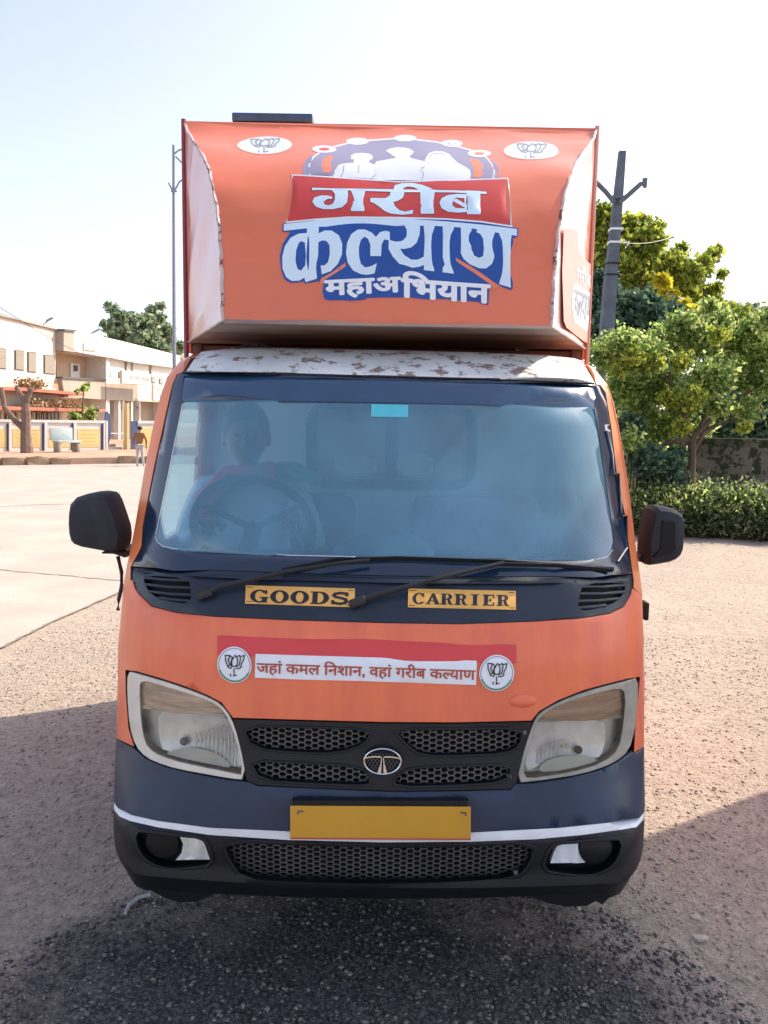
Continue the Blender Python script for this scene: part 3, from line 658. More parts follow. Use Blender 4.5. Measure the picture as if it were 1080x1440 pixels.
# ---- windscreen
W0 = [(244.4, 539), (249, 528), (258, 524), (400, 527), (540, 531), (700, 535), (842, 541), (850, 552), (858, 600), (867, 677), (877.8, 726), (886.6, 797), (889, 806.5), (780, 810), (660, 810.5), (540, 809), (420, 805.5), (300, 801), (185, 796), (195, 779), (200.5, 768.5), (202, 740)]
W1 = [(257.5, 566), (253, 583), (236, 670), (218.5, 753), (221, 762), (228, 768), (244.4, 771.3), (406, 780), (540, 783), (700, 785), (837, 786), (852, 783), (860.5, 773), (863, 761), (843.5, 620), (835.6, 575), (700, 571), (540, 567.5), (400, 566)]
Wf = [(259, 528.5), (400, 531), (540, 534.5), (700, 538.5), (838, 544.5), (836, 573), (700, 569), (540, 565.5), (400, 563.5), (254, 563)]
w0, w1, wf = BC(W0), B(W1), B(Wf)
wb = sheet('windscreen_surround', [w0], [w1, wf], fb, M['band'], van, lift=.003, thick=.006, grid=.03, bev=.0015)
ws = sheet('windscreen', [expand(w1, .01)], None, fb, M['windscreen'], van, lift=.0, grid=.05)
sheet('sun_film', [expand(wf, .003)], None, fb, M['sunband'], ws, lift=.001, thick=.001, grid=.04)
cy_ = mat('cyan_mirror_tint', (0.10, 0.55, 0.68), 0.25)
sheet('cyan_tint_tab', [B([(522, 568), (574, 569.5), (574, 587), (522, 586)])], None, fb, cy_, ws, lift=.002, grid=0)
# bright inner seal line, dirt lumps
sheet('glass_seal', [r for seg in [[(219, 754), (222, 762), (229, 767.5), (244, 771.3), (406, 780.5), (500, 782.5)], [(838, 786.3), (853, 783), (861, 773)], [(257, 568), (236, 672), (219.5, 752)]] for r in [[EL(x, y, Sb) for x, y in q] for q in stroke(seg, .9)]], None, fb, M['white'], wb, lift=.0036, grid=0)
# curled rubber trim on the right of the surround
bar('rubber_trim', [on(852, 606, .006), (on(860, 640, .006)), on(861, 668, .012), on(868, 665, .012), on(872, 715, .008), on(872, 726, .013), on(879, 724, .012), on(881, 770, .006), on(868, 790, .006)], .004, 'band', wb)

# ---- roof header, corner posts, roof
HD = [(262, 523), (284, 495), (290, 489.5), (420, 490), (540, 492.5), (680, 496), (806, 504), (816, 507), (836, 539), (700, 533.5), (540, 529.5), (400, 525.5)]
sheet('roof_header', [BC(HD)], None, fb, M['peel'], van, lift=.006, thick=.01, grid=.02, bev=.002)
sheet('header_seal', [BC([(256, 524.5), (400, 526), (540, 530), (700, 534), (842, 541.5), (842, 539.5), (700, 532), (540, 528), (400, 524), (258, 522)])], None, fb, M['ink'], van, lift=.0075, thick=.008, grid=.03)
def xr(z): return .012 * min(1, max(0, (z - 1.02) / .2)) * min(1, max(0, (1.76 - z) / .15))     # the right post bulges a little more
def postring(side):
    if side < 0:
        p = [(284, 494), (258, 523), (249, 527), (243.5, 539), (201, 740), (199.5, 768), (194, 779), (184.5, 797), (184, 815), (189, 818)]
        q = B(p); out = [(-hw(z), z) for z in np.linspace(1.02, 1.755, 14)]
        return q[:] + out
    p = [(817, 506), (838, 540), (844, 542), (851, 552), (859, 600), (868, 677), (878.8, 726), (887.6, 797), (890.5, 815), (890, 826)]
    q = B(p); out = [(hw(z) + xr(z), z) for z in np.linspace(1.02, 1.755, 14)]
    return q + out
for s in (-1, 1):
    sheet('corner_post', [postring(s)], None, (lambda a, b, l: (max(-hw(b), min(hw(b) + xr(b), a)), Sb(a, b) - l, b)), M['orange'], van, lift=.005, thick=.012, grid=.022, bev=.002)
# roof skin and cab sides
zr = [1.735 + k * .005 for k in range(9)]
rf_ = [(-hw(z) , z) for z in zr] + [(hw(z), z) for z in zr[::-1]]
V = []; F = []; nx = 17
prof = [(2.50, 1.742), (2.57, 1.752), (2.66, 1.760), (2.8, 1.768), (2.95, 1.774), (3.15, 1.776)]
for j, (Y, z) in enumerate(prof):
    for i in range(nx):
        t = -1 + 2 * i / (nx - 1); x = t * .70; drop = .06 * max(0, (abs(t) - .72) / .28) ** 2
        V.append((x, Y + .12 * (x / .75) ** 2 if j == 0 else Y, z - drop - .012))
for j in range(len(prof) - 1):
    for i in range(nx - 1): F.append((j * nx + i, j * nx + i + 1, (j + 1) * nx + i + 1, (j + 1) * nx + i))
put('roof', V, F, 'orange', van)
def Ye(z): return Sb(hw(z), z)
for s in (-1, 1):
    zs = np.linspace(.63, 1.74, 22)
    edge = [(Ye(z) - .002, z) for z in zs]
    ring = edge + [(3.15, 1.76), (3.15, .63), (2.9, .63)] + [(2.62 + .30 * math.cos(t), .52 + .22 * math.sin(t)) for t in np.linspace(0.55, math.pi - .55, 10)]
    win = smoothring([(2.40, 1.10), (3.03, 1.10), (3.03, 1.64), (2.62, 1.64)])
    door = smoothring([(2.40, .70), (3.06, .62), (3.06, 1.68), (2.60, 1.68), (2.36, 1.1)])
    fs = lambda a, b, l, s=s: (s * (hw(b) - .004 + l + (xr(b) if s > 0 else 0)), a, b)
    sheet('bumper_side', [[(Ye(z) - .002, z) for z in np.linspace(.30, .62, 8)] + [(2.30, .62), (2.27, .30)]], None, lambda a, b, l, s=s: (s * (hw(b) - .003 + l), a, b), M['black'], van, thick=.015, grid=.08, flip=(s > 0))
    cs = sheet('cab_side', [ring], [win], fs, M['orange'], van, thick=.02, grid=.08, flip=(s > 0))
    dr = sheet('door', [door], [win], fs, M['orange'], van, lift=.004, thick=.004, grid=.08, bev=.002, flip=(s > 0))
    sheet('door_window', [expand(win, .01)], None, fs, M['sideglass'], dr, lift=-.008, grid=0)
    box('door_handle', (s * (.752 + .012), 2.92, .98), (.02, .11, .03), 'black', dr, .004)
q = atY(910.5, 860, 2.32); box('door_hinge', (q[0] - .003, 2.34, q[2]), (.014, .05, .055), 'black', van, .003)
# mirrors
def mirror(pts, Y, parent, crease, stalk, puff=.07):
    R0 = smoothring([(atY(x, y, Y)[0], atY(x, y, Y)[2]) for x, y in pts]); cx, cz = np.mean(R0, 0); n = len(R0); V = []; F = []
    for sc, dy in ((.96, .05), (1, .02), (1, -.01), (.965, -.04), (.86, -.058), (.55, -.068), (.0, -.07)):
        for a, b in R0:
            x = cx + (a - cx) * sc; z = cz + (b - cz) * sc
            V.append((x, Y + dy / .07 * puff + (crease(x, z) if sc < 1 and dy < 0 else 0), z))
    for k in range(6):
        for i in range(n): F.append((k * n + i, k * n + (i + 1) % n, (k + 1) * n + (i + 1) % n, (k + 1) * n + i))
    F.append(tuple(range(n)))
    m_ = put('wing_mirror', V, F, 'mirrorplastic', parent, angle=32)
    sheet('mirror_glass', [[(cx + (a - cx) * .9, cz + (b - cz) * .9) for a, b in R0]], None, lambda a, b, l: (a, Y + .05 / .07 * puff + .002, b), M['chrome'], m_, grid=0)
    bar('mirror_arm', stalk, .014, 'ink', m_); return m_
q = atY(150, 720, 2.3)
mL = mirror([(103.3, 701), (131.7, 691.7), (155, 690), (163, 697), (172, 722), (180, 748), (178, 770), (172, 776), (144, 773), (110, 766.7), (101, 757), (99, 727)], 2.30, van,
            lambda x, z: .016 * (1 / (1 + math.exp(-(q[0] - .01 - (z - q[2]) * .12 - x) * 220))), [atY(160, 772, 2.30), atY(176, 778, 2.36), atY(186, 770, 2.42)])
a_ = atY(162, 776, 2.29); box('mirror_knuckle', a_, (.065, .05, .004), 'mirrorplastic', mL, .004)
bar('mirror_cable', [atY(166, 783, 2.3), atY(171, 805, 2.32), atY(171, 825, 2.3), atY(167, 843, 2.29), atY(166, 858, 2.29)], .006, 'ink', mL)
mR = mirror([(914, 710.5), (932, 710.5), (951.6, 717.7), (956, 731), (955, 755), (953, 776), (941.5, 787), (915, 792), (903, 793), (902, 765), (908, 731)], 2.34, van,
            lambda x, z: .0, [atY(905, 785, 2.34), atY(896, 783, 2.40), atY(886, 775, 2.46)])
rr_ = [(atY(x, y, 2.27)[0], atY(x, y, 2.27)[2]) for x, y in [(931, 732), (950, 733), (950, 772), (942, 780), (918, 784), (928, 772)]]
sheet('mirror_inset', [rr_], None, lambda a, b, l: (a, 2.27 - l, b), M['dark'], mR, lift=.004, thick=.03, grid=0, bev=.003)

# ---- hood with the campaign print
hood = sheet('advertising_hood', [[(-hn(Yn(z)), z) for z in np.linspace(1.80, 2.585, 40)] + [(hn(Yn(z)), z) for z in np.linspace(2.585, 1.80, 40)]], None, fn, M['hood_vinyl'], van, thick=.006, grid=.015)
for s in (-1, 1):
    ring = [(Yn(z) + .004, z) for z in np.linspace(1.80, 2.58, 30)] + [(2.95, 2.58), (2.95, 1.795)]
    sp = sheet('hood_side', [ring], None, lambda a, b, l, s=s: (s * (hn(a) + l - .003), a, b), M['side_print'], hood, thick=.004, grid=.05, flip=(s > 0),
          depth=lambda a, b: .003 * math.sin(b * 21 + a * 13))
    bm = bmesh.new(); tube(bm, [(s * (hn(Yn(z)) + .001 + .0015 * math.sin(z * 90)), Yn(z) + .001, z) for z in np.linspace(1.80, 2.58, 60)], [.0045 + .002 * abs(math.sin(i * 1.7)) for i in range(60)], 6)
    put_bm('hood_edging', bm, M['edging'], hood)
    bar('corner_rail', [(s * .757, 2.955, 1.74), (s * .757, 2.955, 2.60)], .009, 'maroon' if s < 0 else 'side_print', hood)
sheet('hood_soffit', [[(-hn(2.337), 2.337), (hn(2.337), 2.337), (.752, 2.95), (-.752, 2.95)]], None, lambda a, b, l: (a, b, 1.80 - .005 * (b - 2.337) / .61 - l), M['underside'], hood, thick=.006, grid=.08, flip=True)
bar('soffit_edge', [(-.487, 2.337, 1.797), (.487, 2.337, 1.797)], .005, 'underside', hood)
fr_ = box('box_sill', (0, 2.975, 1.762), (1.46, .03, .056), 'frame_red', hood, .003)
box('box_sill', (0, 2.962, 1.745), (1.40, .012, .008), 'frame_red', hood)
for s in (-1, 1): box('box_foot', (s * .715, 2.958, 1.758), (.035, .02, .07), 'frame_red', hood, .002)
for s in (-1, 1): box('box_side', (s * .745, 3.70, 2.17), (.014, 1.49, .82), 'orange_vinyl', hood, .002)
box('box_rear', (0, 4.445, 2.17), (1.475, .012, .82), 'orange_vinyl', hood); box('box_roof', (0, 3.70, 2.588), (1.50, 1.49, .012), 'hood_vinyl', hood, .002)
box('box_floor', (0, 3.72, 1.765), (1.46, 1.44, .012), 'underside', hood)
for s in (-1, 1): box('bed_side', (s * .735, 3.83, 1.02), (.02, 1.24, 1.54), 'orange_vinyl', hood, .003)  # bed sides lengthened up and down to block sun streaks on the ground
box('bed_front', (0, 3.21, 1.2), (1.45, .012, 1.1), 'orange', hood)
p0, p1 = atY(327.5, 176.5, 3.02), atY(440, 177.5, 3.02)
p2 = atY(327.5, 163.5, 3.0)
rp = box('roof_panel', ((p0[0] + p1[0]) / 2, 3.25, (p0[2] + p2[2]) / 2 + .012), (p1[0] - p0[0], .5, abs(p2[2] - p0[2]) + .006), 'slatetop', hood, .004)
# worn edging and the torn wire over the cab
bar('loose_wire', [atY(331, 490, 2.6), atY(345, 485, 2.6), atY(352, 483, 2.6), atY(372, 485.5, 2.6), atY(395, 492.5, 2.6)], .0035, 'ink', hood)

# print on the hood front: layers of flat vinyl
def hp(name, rings, mtl, lift, holes=None, grid=.018): return sheet(name, [N(r) for r in rings], [N(h) for h in (holes or [])], fn, M[mtl], hood, lift=lift, grid=grid)
A_ = lambda r: px(r, 390, 290, 6); B_ = lambda r: px(r, 560, 300, 6); C_ = lambda r: px(r, 400, 240, 6.75); D_ = lambda r: px(r, 550, 240, 6); G_ = lambda r: px(r, 420, 185, 7.2); H_ = lambda r: px(r, 560, 185, 6.75)
E_ = lambda r: px(r, 445, 380, 8.31); F_ = lambda r: px(r, 565, 380, 8.31)
L1, L2, L3, L4, L5 = .0022, .0032, .0042, .0052, .0062
domeO = G_([(60, 440), (60, 350), (130, 255), (230, 205), (330, 165), (450, 130), (600, 100), (800, 90), (960, 80)]) + H_([(160, 85), (330, 100), (450, 120), (620, 155), (760, 200), (840, 250), (900, 310), (935, 380), (925, 452)])
hp('logo_halo', [G_([(42, 440), (42, 360), (75, 290), (130, 240), (150, 260), (80, 350), (80, 440)])], 'dome', L1); hp('logo_halo', [H_([(880, 260), (930, 300), (965, 360), (968, 445), (945, 445), (945, 370), (905, 310)])], 'dome', L1)
hp('logo_dome', [domeO + [(560, 254), (464, 249.5)]], 'dome', L1)
hp('logo_crescent', [G_([(330, 240), (240, 290), (225, 360), (260, 420), (310, 425), (340, 380), (320, 330), (350, 270)])], 'ltorange', L2)
hp('logo_crescent', [H_([(670, 250), (760, 265), (810, 320), (810, 400), (770, 440), (710, 435), (720, 370), (700, 310)])], 'ltorange', L2)
ringl = G_([(115, 445), (105, 350), (150, 265), (230, 205), (330, 165), (470, 125), (600, 95), (800, 85), (960, 78)]) + H_([(160, 82), (350, 100), (600, 150), (760, 195), (840, 245), (890, 310), (912, 380), (900, 450)])
hp('logo_ring', stroke(ringl, 2.0), 'faded', L2)
for (cx, cy, rx, ry, mk) in [(456, 210.7, 17, 5.2, 'red'), (502.6, 198.5, 16, 5, 'ltorange'), (569.5, 195.3, 16, 4.6, 'greyline'), (635.5, 201.6, 15, 5, 'greyline'), (674, 215.7, 16.5, 5, 'ltorange')]:
    hp('logo_medallion', [ell(cx, cy, rx, ry, 28)], 'faded', L3, grid=0); hp('medallion_mark', [ell(cx, cy, rx * .45, ry * .4, 14)], mk, L4, grid=0)
hp('family_figure', [G_([(345, 470), (365, 400), (400, 345), (450, 328), (560, 315), (555, 275), (530, 285), (532, 240), (570, 220), (640, 213), (715, 222), (750, 245), (748, 275), (715, 290), (715, 312), (760, 330), (790, 400), (780, 480)])], 'faded', L2)
hp('family_figure', [G_([(735, 490), (745, 360), (790, 300), (850, 290), (985, 268), (940, 235), (880, 195), (930, 172), (1010, 162)]) + H_([(0, 155), (60, 158), (115, 172), (150, 200), (130, 222), (105, 240), (125, 258), (245, 288), (300, 330), (300, 470)])], 'faded', L3)
hp('family_figure', [H_([(180, 470), (190, 400), (215, 340), (245, 315), (255, 270), (290, 215), (345, 193), (420, 195), (480, 215), (520, 260), (570, 305), (640, 340), (680, 370), (690, 410), (680, 470)])], 'faded', L4)
hp('figure_line', stroke(H_([(285, 315), (300, 250), (325, 222), (400, 212), (440, 225), (450, 290)]), .9) + stroke(H_([(225, 470), (240, 410), (225, 350), (250, 340)]), .9) + stroke(G_([(430, 470), (455, 400), (460, 345)]), .8) + stroke(G_([(610, 345), (605, 420)]), .8) + stroke(G_([(740, 480), (770, 440)]), .9), 'greyline', L5, grid=0)
hp('logo_red_panel', [[(411.9, 246.5), (464, 250), (560, 255.5), (640, 254.5), (714, 251), (718, 317), (677, 312), (627, 307), (560, 305), (490, 305), (440, 308), (404, 312)]], 'redp', L5)
hp('panel_frame', stroke([(404, 312), (411.5, 246.5), (464, 250.3), (560, 255.8), (640, 254.8), (714, 251), (718.5, 317)], 1.7), 'faded', .0070)
garib = [C_([(440, 180), (600, 182), (605, 240), (595, 310), (550, 355), (460, 373), (370, 371), (300, 347), (264, 300), (282, 262), (340, 243), (410, 243), (458, 258), (450, 276), (410, 276), (374, 300), (380, 327), (420, 337), (460, 322), (480, 280), (480, 230)]),
         C_([(635, 180), (768, 182), (758, 392), (632, 392)]), [(438.8, 265.0), (560, 266.5), (684.5, 270.5), (684, 273.8), (608, 271.2), (549, 270.0), (438.8, 268.3)],
         [(520.7, 279.3), (529, 279.0), (542, 279), (548, 275.5), (549.3, 271), (549, 268), (569, 268), (568.3, 273), (566.7, 278.3), (560, 282.5), (553, 284.5), (556, 291), (562, 296), (570, 297.8), (581, 295), (580.5, 300.8), (566, 302.3), (550, 301), (541, 297.5), (533.3, 291.5), (526, 286.5), (520.7, 284.8)],
         D_([(20, 155), (30, 125), (90, 108), (180, 106), (260, 123), (350, 160), (250, 172), (190, 142), (140, 135), (100, 150), (112, 175), (60, 180)]), D_([(245, 165), (368, 165), (362, 366), (250, 366)]),
         D_([(635, 175), (752, 178), (752, 375), (640, 375)]), D_([(642, 207), (560, 205), (480, 213), (425, 238), (407, 275), (425, 322), (480, 352), (560, 361), (645, 356)])]
gh = [D_([(618, 240), (545, 235), (520, 260), (516, 300), (545, 322), (620, 326)])]
gd = D_([(518, 262), (545, 243), (642, 298), (637, 328)])
nn = lambda rs: [N(r) for r in rs]
sheet('word_outline', [expand(r, .0022) for r in nn(garib)], [expand(r, -.0018) for r in nn(gh)], fn, M['maroon'], hood, lift=.0074, grid=.018)
sheet('word_garib', nn(garib), nn(gh), fn, M['paleblue'], hood, lift=.0082, grid=.018); hp('word_garib', [gd], 'paleblue', .0083)
hp('blue_stripe', stroke([(403, 313), (440, 309.3), (490, 306.6), (560, 306.4), (627, 308.6), (677, 313), (720, 319)], 2.2), 'white', .0078)
bluer = [(397.5, 314.5), (448, 309.3), (490, 307.3), (570, 307.3), (626.7, 309.5), (676.7, 314), (718.3, 319.3), (729, 321.7), (727.5, 334), (721.3, 335), (720.8, 405.8), (717.5, 408), (701.7, 402), (690.8, 399.5), (691, 403.5), (688, 405), (686.5, 429), (678, 428), (673, 424.5), (649, 422.7), (625, 420.3), (600, 421), (575, 418.5), (529, 418.7), (515, 419.2),
         (512.4, 421.7), (493, 423.2), (483.5, 422), (463, 422.4), (456.4, 420.5), (453.5, 410), (455, 402), (453.5, 396), (446.7, 395.8), (428.3, 399), (427, 395.5), (420, 397.3), (408.3, 398), (400, 392.5), (395.5, 380), (393.8, 360), (398, 343), (405.8, 330.4), (409, 326.2), (397.3, 326)]
hp('logo_blue_block', [bluer], 'blue', .0072)
hp('logo_slash', [A_([(362, 628), (372, 608), (460, 560), (575, 478), (580, 508), (480, 572), (400, 620), (385, 660), (362, 650)])], 'ltorange', .0080)
hp('logo_slash', [B_([(485, 372), (505, 388), (620, 455), (690, 500), (780, 565), (860, 618), (800, 640), (775, 600), (640, 505), (510, 420), (488, 400)])], 'ltorange', .0080)
kal = [A_([(55, 152), (350, 120), (600, 108), (1080, 106)]) + B_([(400, 72), (700, 102), (1002, 135), (1000, 195), (950, 186), (850, 172), (600, 130), (300, 108), (0, 100)]) + A_([(1080, 168), (360, 176), (55, 210)]),
       A_([(250, 150), (352, 140), (345, 400), (332, 612), (240, 642), (230, 618), (246, 500), (250, 300)]),
       A_([(260, 230), (235, 228), (180, 232), (110, 270), (65, 340), (42, 430), (45, 530), (75, 600), (120, 632), (185, 630), (235, 600), (262, 560)]),
       A_([(335, 238), (400, 208), (460, 210), (520, 250), (548, 320), (545, 410), (510, 490), (450, 550), (375, 575), (365, 500), (400, 500), (430, 470), (443, 400), (440, 330), (415, 295), (380, 290), (335, 310)]),
       A_([(705, 575), (640, 545), (595, 480), (580, 400), (590, 310), (625, 240), (680, 203), (740, 203), (800, 230), (832, 265), (865, 225), (910, 212), (948, 220), (950, 292), (900, 285), (880, 330), (875, 425), (785, 425), (785, 330), (765, 280), (735, 263), (705, 290), (688, 350), (690, 430), (705, 490), (740, 520), (790, 510), (840, 485), (820, 570), (760, 582)]),
       A_([(940, 288), (1000, 303), (1040, 298)]) + B_([(40, 232), (72, 195), (72, 140), (55, 110), (55, 90), (185, 92), (180, 180), (155, 250), (110, 290), (50, 303), (15, 303), (50, 355), (110, 393), (165, 393), (220, 365), (220, 435), (180, 452), (120, 462), (50, 438)]) + A_([(1030, 490), (975, 430), (938, 365)]),
       B_([(215, 90), (307, 95), (303, 490), (216, 480)]), B_([(375, 100), (470, 105), (468, 510), (375, 498)]),
       B_([(527, 110), (617, 120), (615, 300), (640, 360), (680, 380), (715, 365), (722, 300), (715, 220), (690, 180), (658, 165), (665, 140), (812, 148), (808, 380), (790, 430), (740, 468), (680, 466), (600, 430), (550, 385), (528, 340)]),
       B_([(850, 150), (955, 160), (948, 630), (852, 600)])]
kh = [A_([(200, 295), (232, 308), (242, 420), (235, 500), (200, 545), (170, 530), (153, 460), (160, 370), (180, 315)])]
sheet('word_kalyan', nn(kal), nn(kh), fn, M['paleblue'], hood, lift=.0090, grid=.018)
m1 = text_mesh('महाअ', .004); m2 = text_mesh('िभयान', .004)
print_text('word_mahaabhiyan', embolden(m1, .034), ((455.5, 393.8), (564, 389.0), (456.5, 420.8)), Sn, fn, M['white'], hood, .0092)
print_text('word_mahaabhiyan', embolden(m2, .034), ((563.5, 380.5), (690, 389.5), (563.5, 418.8)), Sn, fn, M['white'], hood, .0094)
for (cx, cy) in ((372, 204), (747, 212.5)):
    hp('hood_badge', [ell(cx, cy, 41, 13, 40)], 'ltorange', L1, grid=.03); hp('badge_disc', [ell(cx, cy, 38.5, 12.2, 40)], 'badgewhite', L2, grid=.03)
    hp('badge_lotus', lotus(cx, cy, 1.5, .62), 'greyline', L3, grid=0)
# lettering on the right hand side of the hood
def EP(x, y):
    d = ray(x, y); k = (.752 - .487) / (2.95 - 2.335); t = (.487 - k * 2.335) / (d[0] - k * d[1]); return (d[1] * t, CAMH + d[2] * t)
fp_ = lambda a, b, l: (hn(a) + l - .001, a, b)
def sp_(name, rings, mtl, l, holes=None): return sheet(name, [[EP(*q) for q in r] for r in rings], [[EP(*q) for q in h] for h in (holes or [])], fp_, M[mtl], hood, lift=l, grid=.04, flip=True)
Q = lambda r: px(r, 740, 170, 4.236)
sp_('side_orange_print', [Q([(215, 640), (300, 650), (305, 770), (345, 830), (385, 860), (368, 1330), (330, 1310), (230, 1230), (215, 1190), (205, 900)])], 'orange_vinyl', .006)
sp_('side_white_block', [Q([(268, 975), (285, 968), (372, 1025), (358, 1245), (345, 1250), (275, 1200), (262, 1100)])], 'white', .007)
def side_text(body, q, mtl, l):
    V, F = body; lo, hi = V.min(0), V.max(0); U = (V - lo) / (hi - lo); tl, tr, bl = map(np.array, q); out = []
    for u, v in U:
        p = tl + (tr - tl) * u + (bl - tl) * (1 - v); a, b = EP(p[0], p[1]); out.append(fp_(a, b, l))
    put('side_lettering', out, F, M[mtl], hood, smooth=False)
side_text(text_mesh('गरीब', .01), (Q([(288, 845), (374, 890), (292, 960)])), 'white', .0072)
kb = join_txt([(*text_mesh('क', .01), 0), (*clip_right(*text_mesh('ल', .01), .66), -.02), (*text_mesh('याण', .01), -.03)])
side_text(kb, (Q([(275, 1000), (370, 1045), (280, 1165)])), 'greyline', .0082)

# ---- cab interior, seen through the windscreen
box('cab_floor', (0, 2.62, .50), (1.40, 1.10, .03), 'dark', van)
bh = [(-.70, .55), (.70, .55), (.68, 1.72), (-.68, 1.72)]
c0, c1 = atY(440, 575, 3.12), atY(660, 684, 3.12)
def rrect(x0, z0, x1, z1, r): return [(cx + r * math.cos(t), cz + r * math.sin(t)) for cx, cz, a in ((x1 - r, z1 - r, 0), (x0 + r, z1 - r, 90), (x0 + r, z0 + r, 180), (x1 - r, z0 + r, 270)) for t in [R(a + k * 15) for k in range(7)]]
wn = rrect(c0[0], c1[2], c1[0], c0[2], .07)
bk = sheet('bulkhead', [bh], [wn], lambda a, b, l: (a, 3.12 - l, b), M['interior'], van, thick=.02, grid=.1)
sheet('window_gasket', [expand(wn, .022)], [expand(wn, -.014)], lambda a, b, l: (a, 3.10 - l, b), M['dark'], bk, thick=.02, grid=0)
box('window_divider', ((c0[0] + c1[0]) / 2, 3.10, (c0[2] + c1[2]) / 2), (.05, .03, abs(c0[2] - c1[2])), 'dark', bk)
sheet('rear_window', [wn], None, lambda a, b, l: (a, 3.125 - l, b), M['sideglass'], bk, grid=0)
dash = [(-.70, 1.98), (-.70, 2.42), (.70, 2.42), (.70, 1.98)]
M['dash'] = mat('dashboard_plastic', (0.06, 0.075, 0.085), 0.6, var=0.2, bump=.1, bscale=150)
sheet('dashboard', [[(-.68, 2.14), (-.4, 2.07), (0, 2.05), (.4, 2.07), (.68, 2.14), (.68, 2.42), (-.68, 2.42)]], None, lambda a, b, l: (a, b, 1.075 + l + .05 * math.exp(-((a + .05) / .14) ** 2)), M['dash'], van, thick=.12, grid=.04, flip=True)
bmk = bmesh.new(); bmesh.ops.create_uvsphere(bmk, u_segments=24, v_segments=12, radius=1, matrix=Matrix.Translation((.0, 2.30, 1.10)) @ Matrix.Diagonal((.16, .10, .085, 1))); put_bm('dash_pod', bmk, mat('pale_dash_pod', (.30, .36, .38), .5), van)
bm = bmesh.new(); wc = Vector((-.42, 2.46, 1.16)); wq = Quaternion((1, 0, 0), R(-62))
tube(bm, [wc + wq @ Vector((.19 * math.cos(t), .19 * math.sin(t), 0)) for t in np.linspace(0, 2 * math.pi, 33)], .015, 8, cap=False)
for t in (R(90), R(210), R(330)): tube(bm, [wc, wc + wq @ Vector((.19 * math.cos(t), .19 * math.sin(t), 0))], .012, 6)
tube(bm, [wc, wc + wq @ Vector((0, 0, -.3))], .03, 8); put_bm('steering_wheel', bm, 'dark', van)
for x, m_ in ((-.36, 'seat'), (.36, 'seat2')):
    st_ = box('seat', (x, 2.78, .80), (.52, .52, .14), m_, van, .04); box('seat_back', (x, 3.0, 1.02), (.50, .12, .42), m_, st_, .05, Quaternion((1, 0, 0), R(-8)))
for cx_, w_, h_ in ((500, 62, 30), (583, 54, 36)):  # pale shapes put in to imitate reflections at the rear window
    g0 = atY(cx_, 655, 3.06); M['reflection_pale'] = M.get('reflection_pale') or mat('pale_reflection_cream', (.70, .66, .50), .8)
    sheet('window_reflection_patch', [smoothring([(g0.x - w_ / 1081 * 1.5, g0.z - h_ / 1081 * 1.4), (g0.x - w_ / 1081 * 1.4, g0.z + h_ / 1081 * 1.4), (g0.x + w_ / 1081 * 1.4, g0.z + h_ / 1081 * 1.2), (g0.x + w_ / 1081 * 1.5, g0.z - h_ / 1081 * 1.4)])], None, lambda a, b, l: (a, 3.07 - l, b), M['reflection_pale'], bk, thick=.03, grid=.03, bev=.006)
box('rear_view_mirror', (0.02, 2.42, 1.60), (.20, .03, .06), 'dark', van, .01)

# ---- wheels and chassis
box('chassis', (0, 3.35, .42), (.80, 2.3, .14), 'dark', van); box('load_floor', (0, 3.84, .70), (1.42, 1.26, .06), 'steel', van)
box('front_axle', (0, 2.60, .27), (1.16, .08, .07), 'dark', van); box('radiator', (0, 2.12, .52), (.9, .05, .40), 'dark', van)
for (x, Y) in ((-.62, 2.62), (.62, 2.62), (-.62, 4.05), (.62, 4.05)):
    wh = bpy.data.objects.new('wheel', None); COL.objects.link(wh); wh.parent = van
    bm = bmesh.new(); bmesh.ops.create_cone(bm, cap_ends=True, segments=36, radius1=.265, radius2=.265, depth=.15, matrix=Matrix.Translation((x, Y, .265)) @ Matrix.Rotation(R(90), 4, 'Y'))
    bmesh.ops.bevel(bm, geom=[e for e in bm.edges if e.calc_length() < .06 and abs(e.verts[0].co.x - e.verts[1].co.x) < 1e-4], offset=.02, segments=2, affect='EDGES'); put_bm('tyre', bm, 'rubber', wh)
    bm = bmesh.new(); bmesh.ops.create_cone(bm, cap_ends=True, segments=24, radius1=.16, radius2=.14, depth=.165, matrix=Matrix.Translation((x, Y, .265)) @ Matrix.Rotation(R(90), 4, 'Y')); put_bm('rim', bm, 'steel', wh)
settle(van)

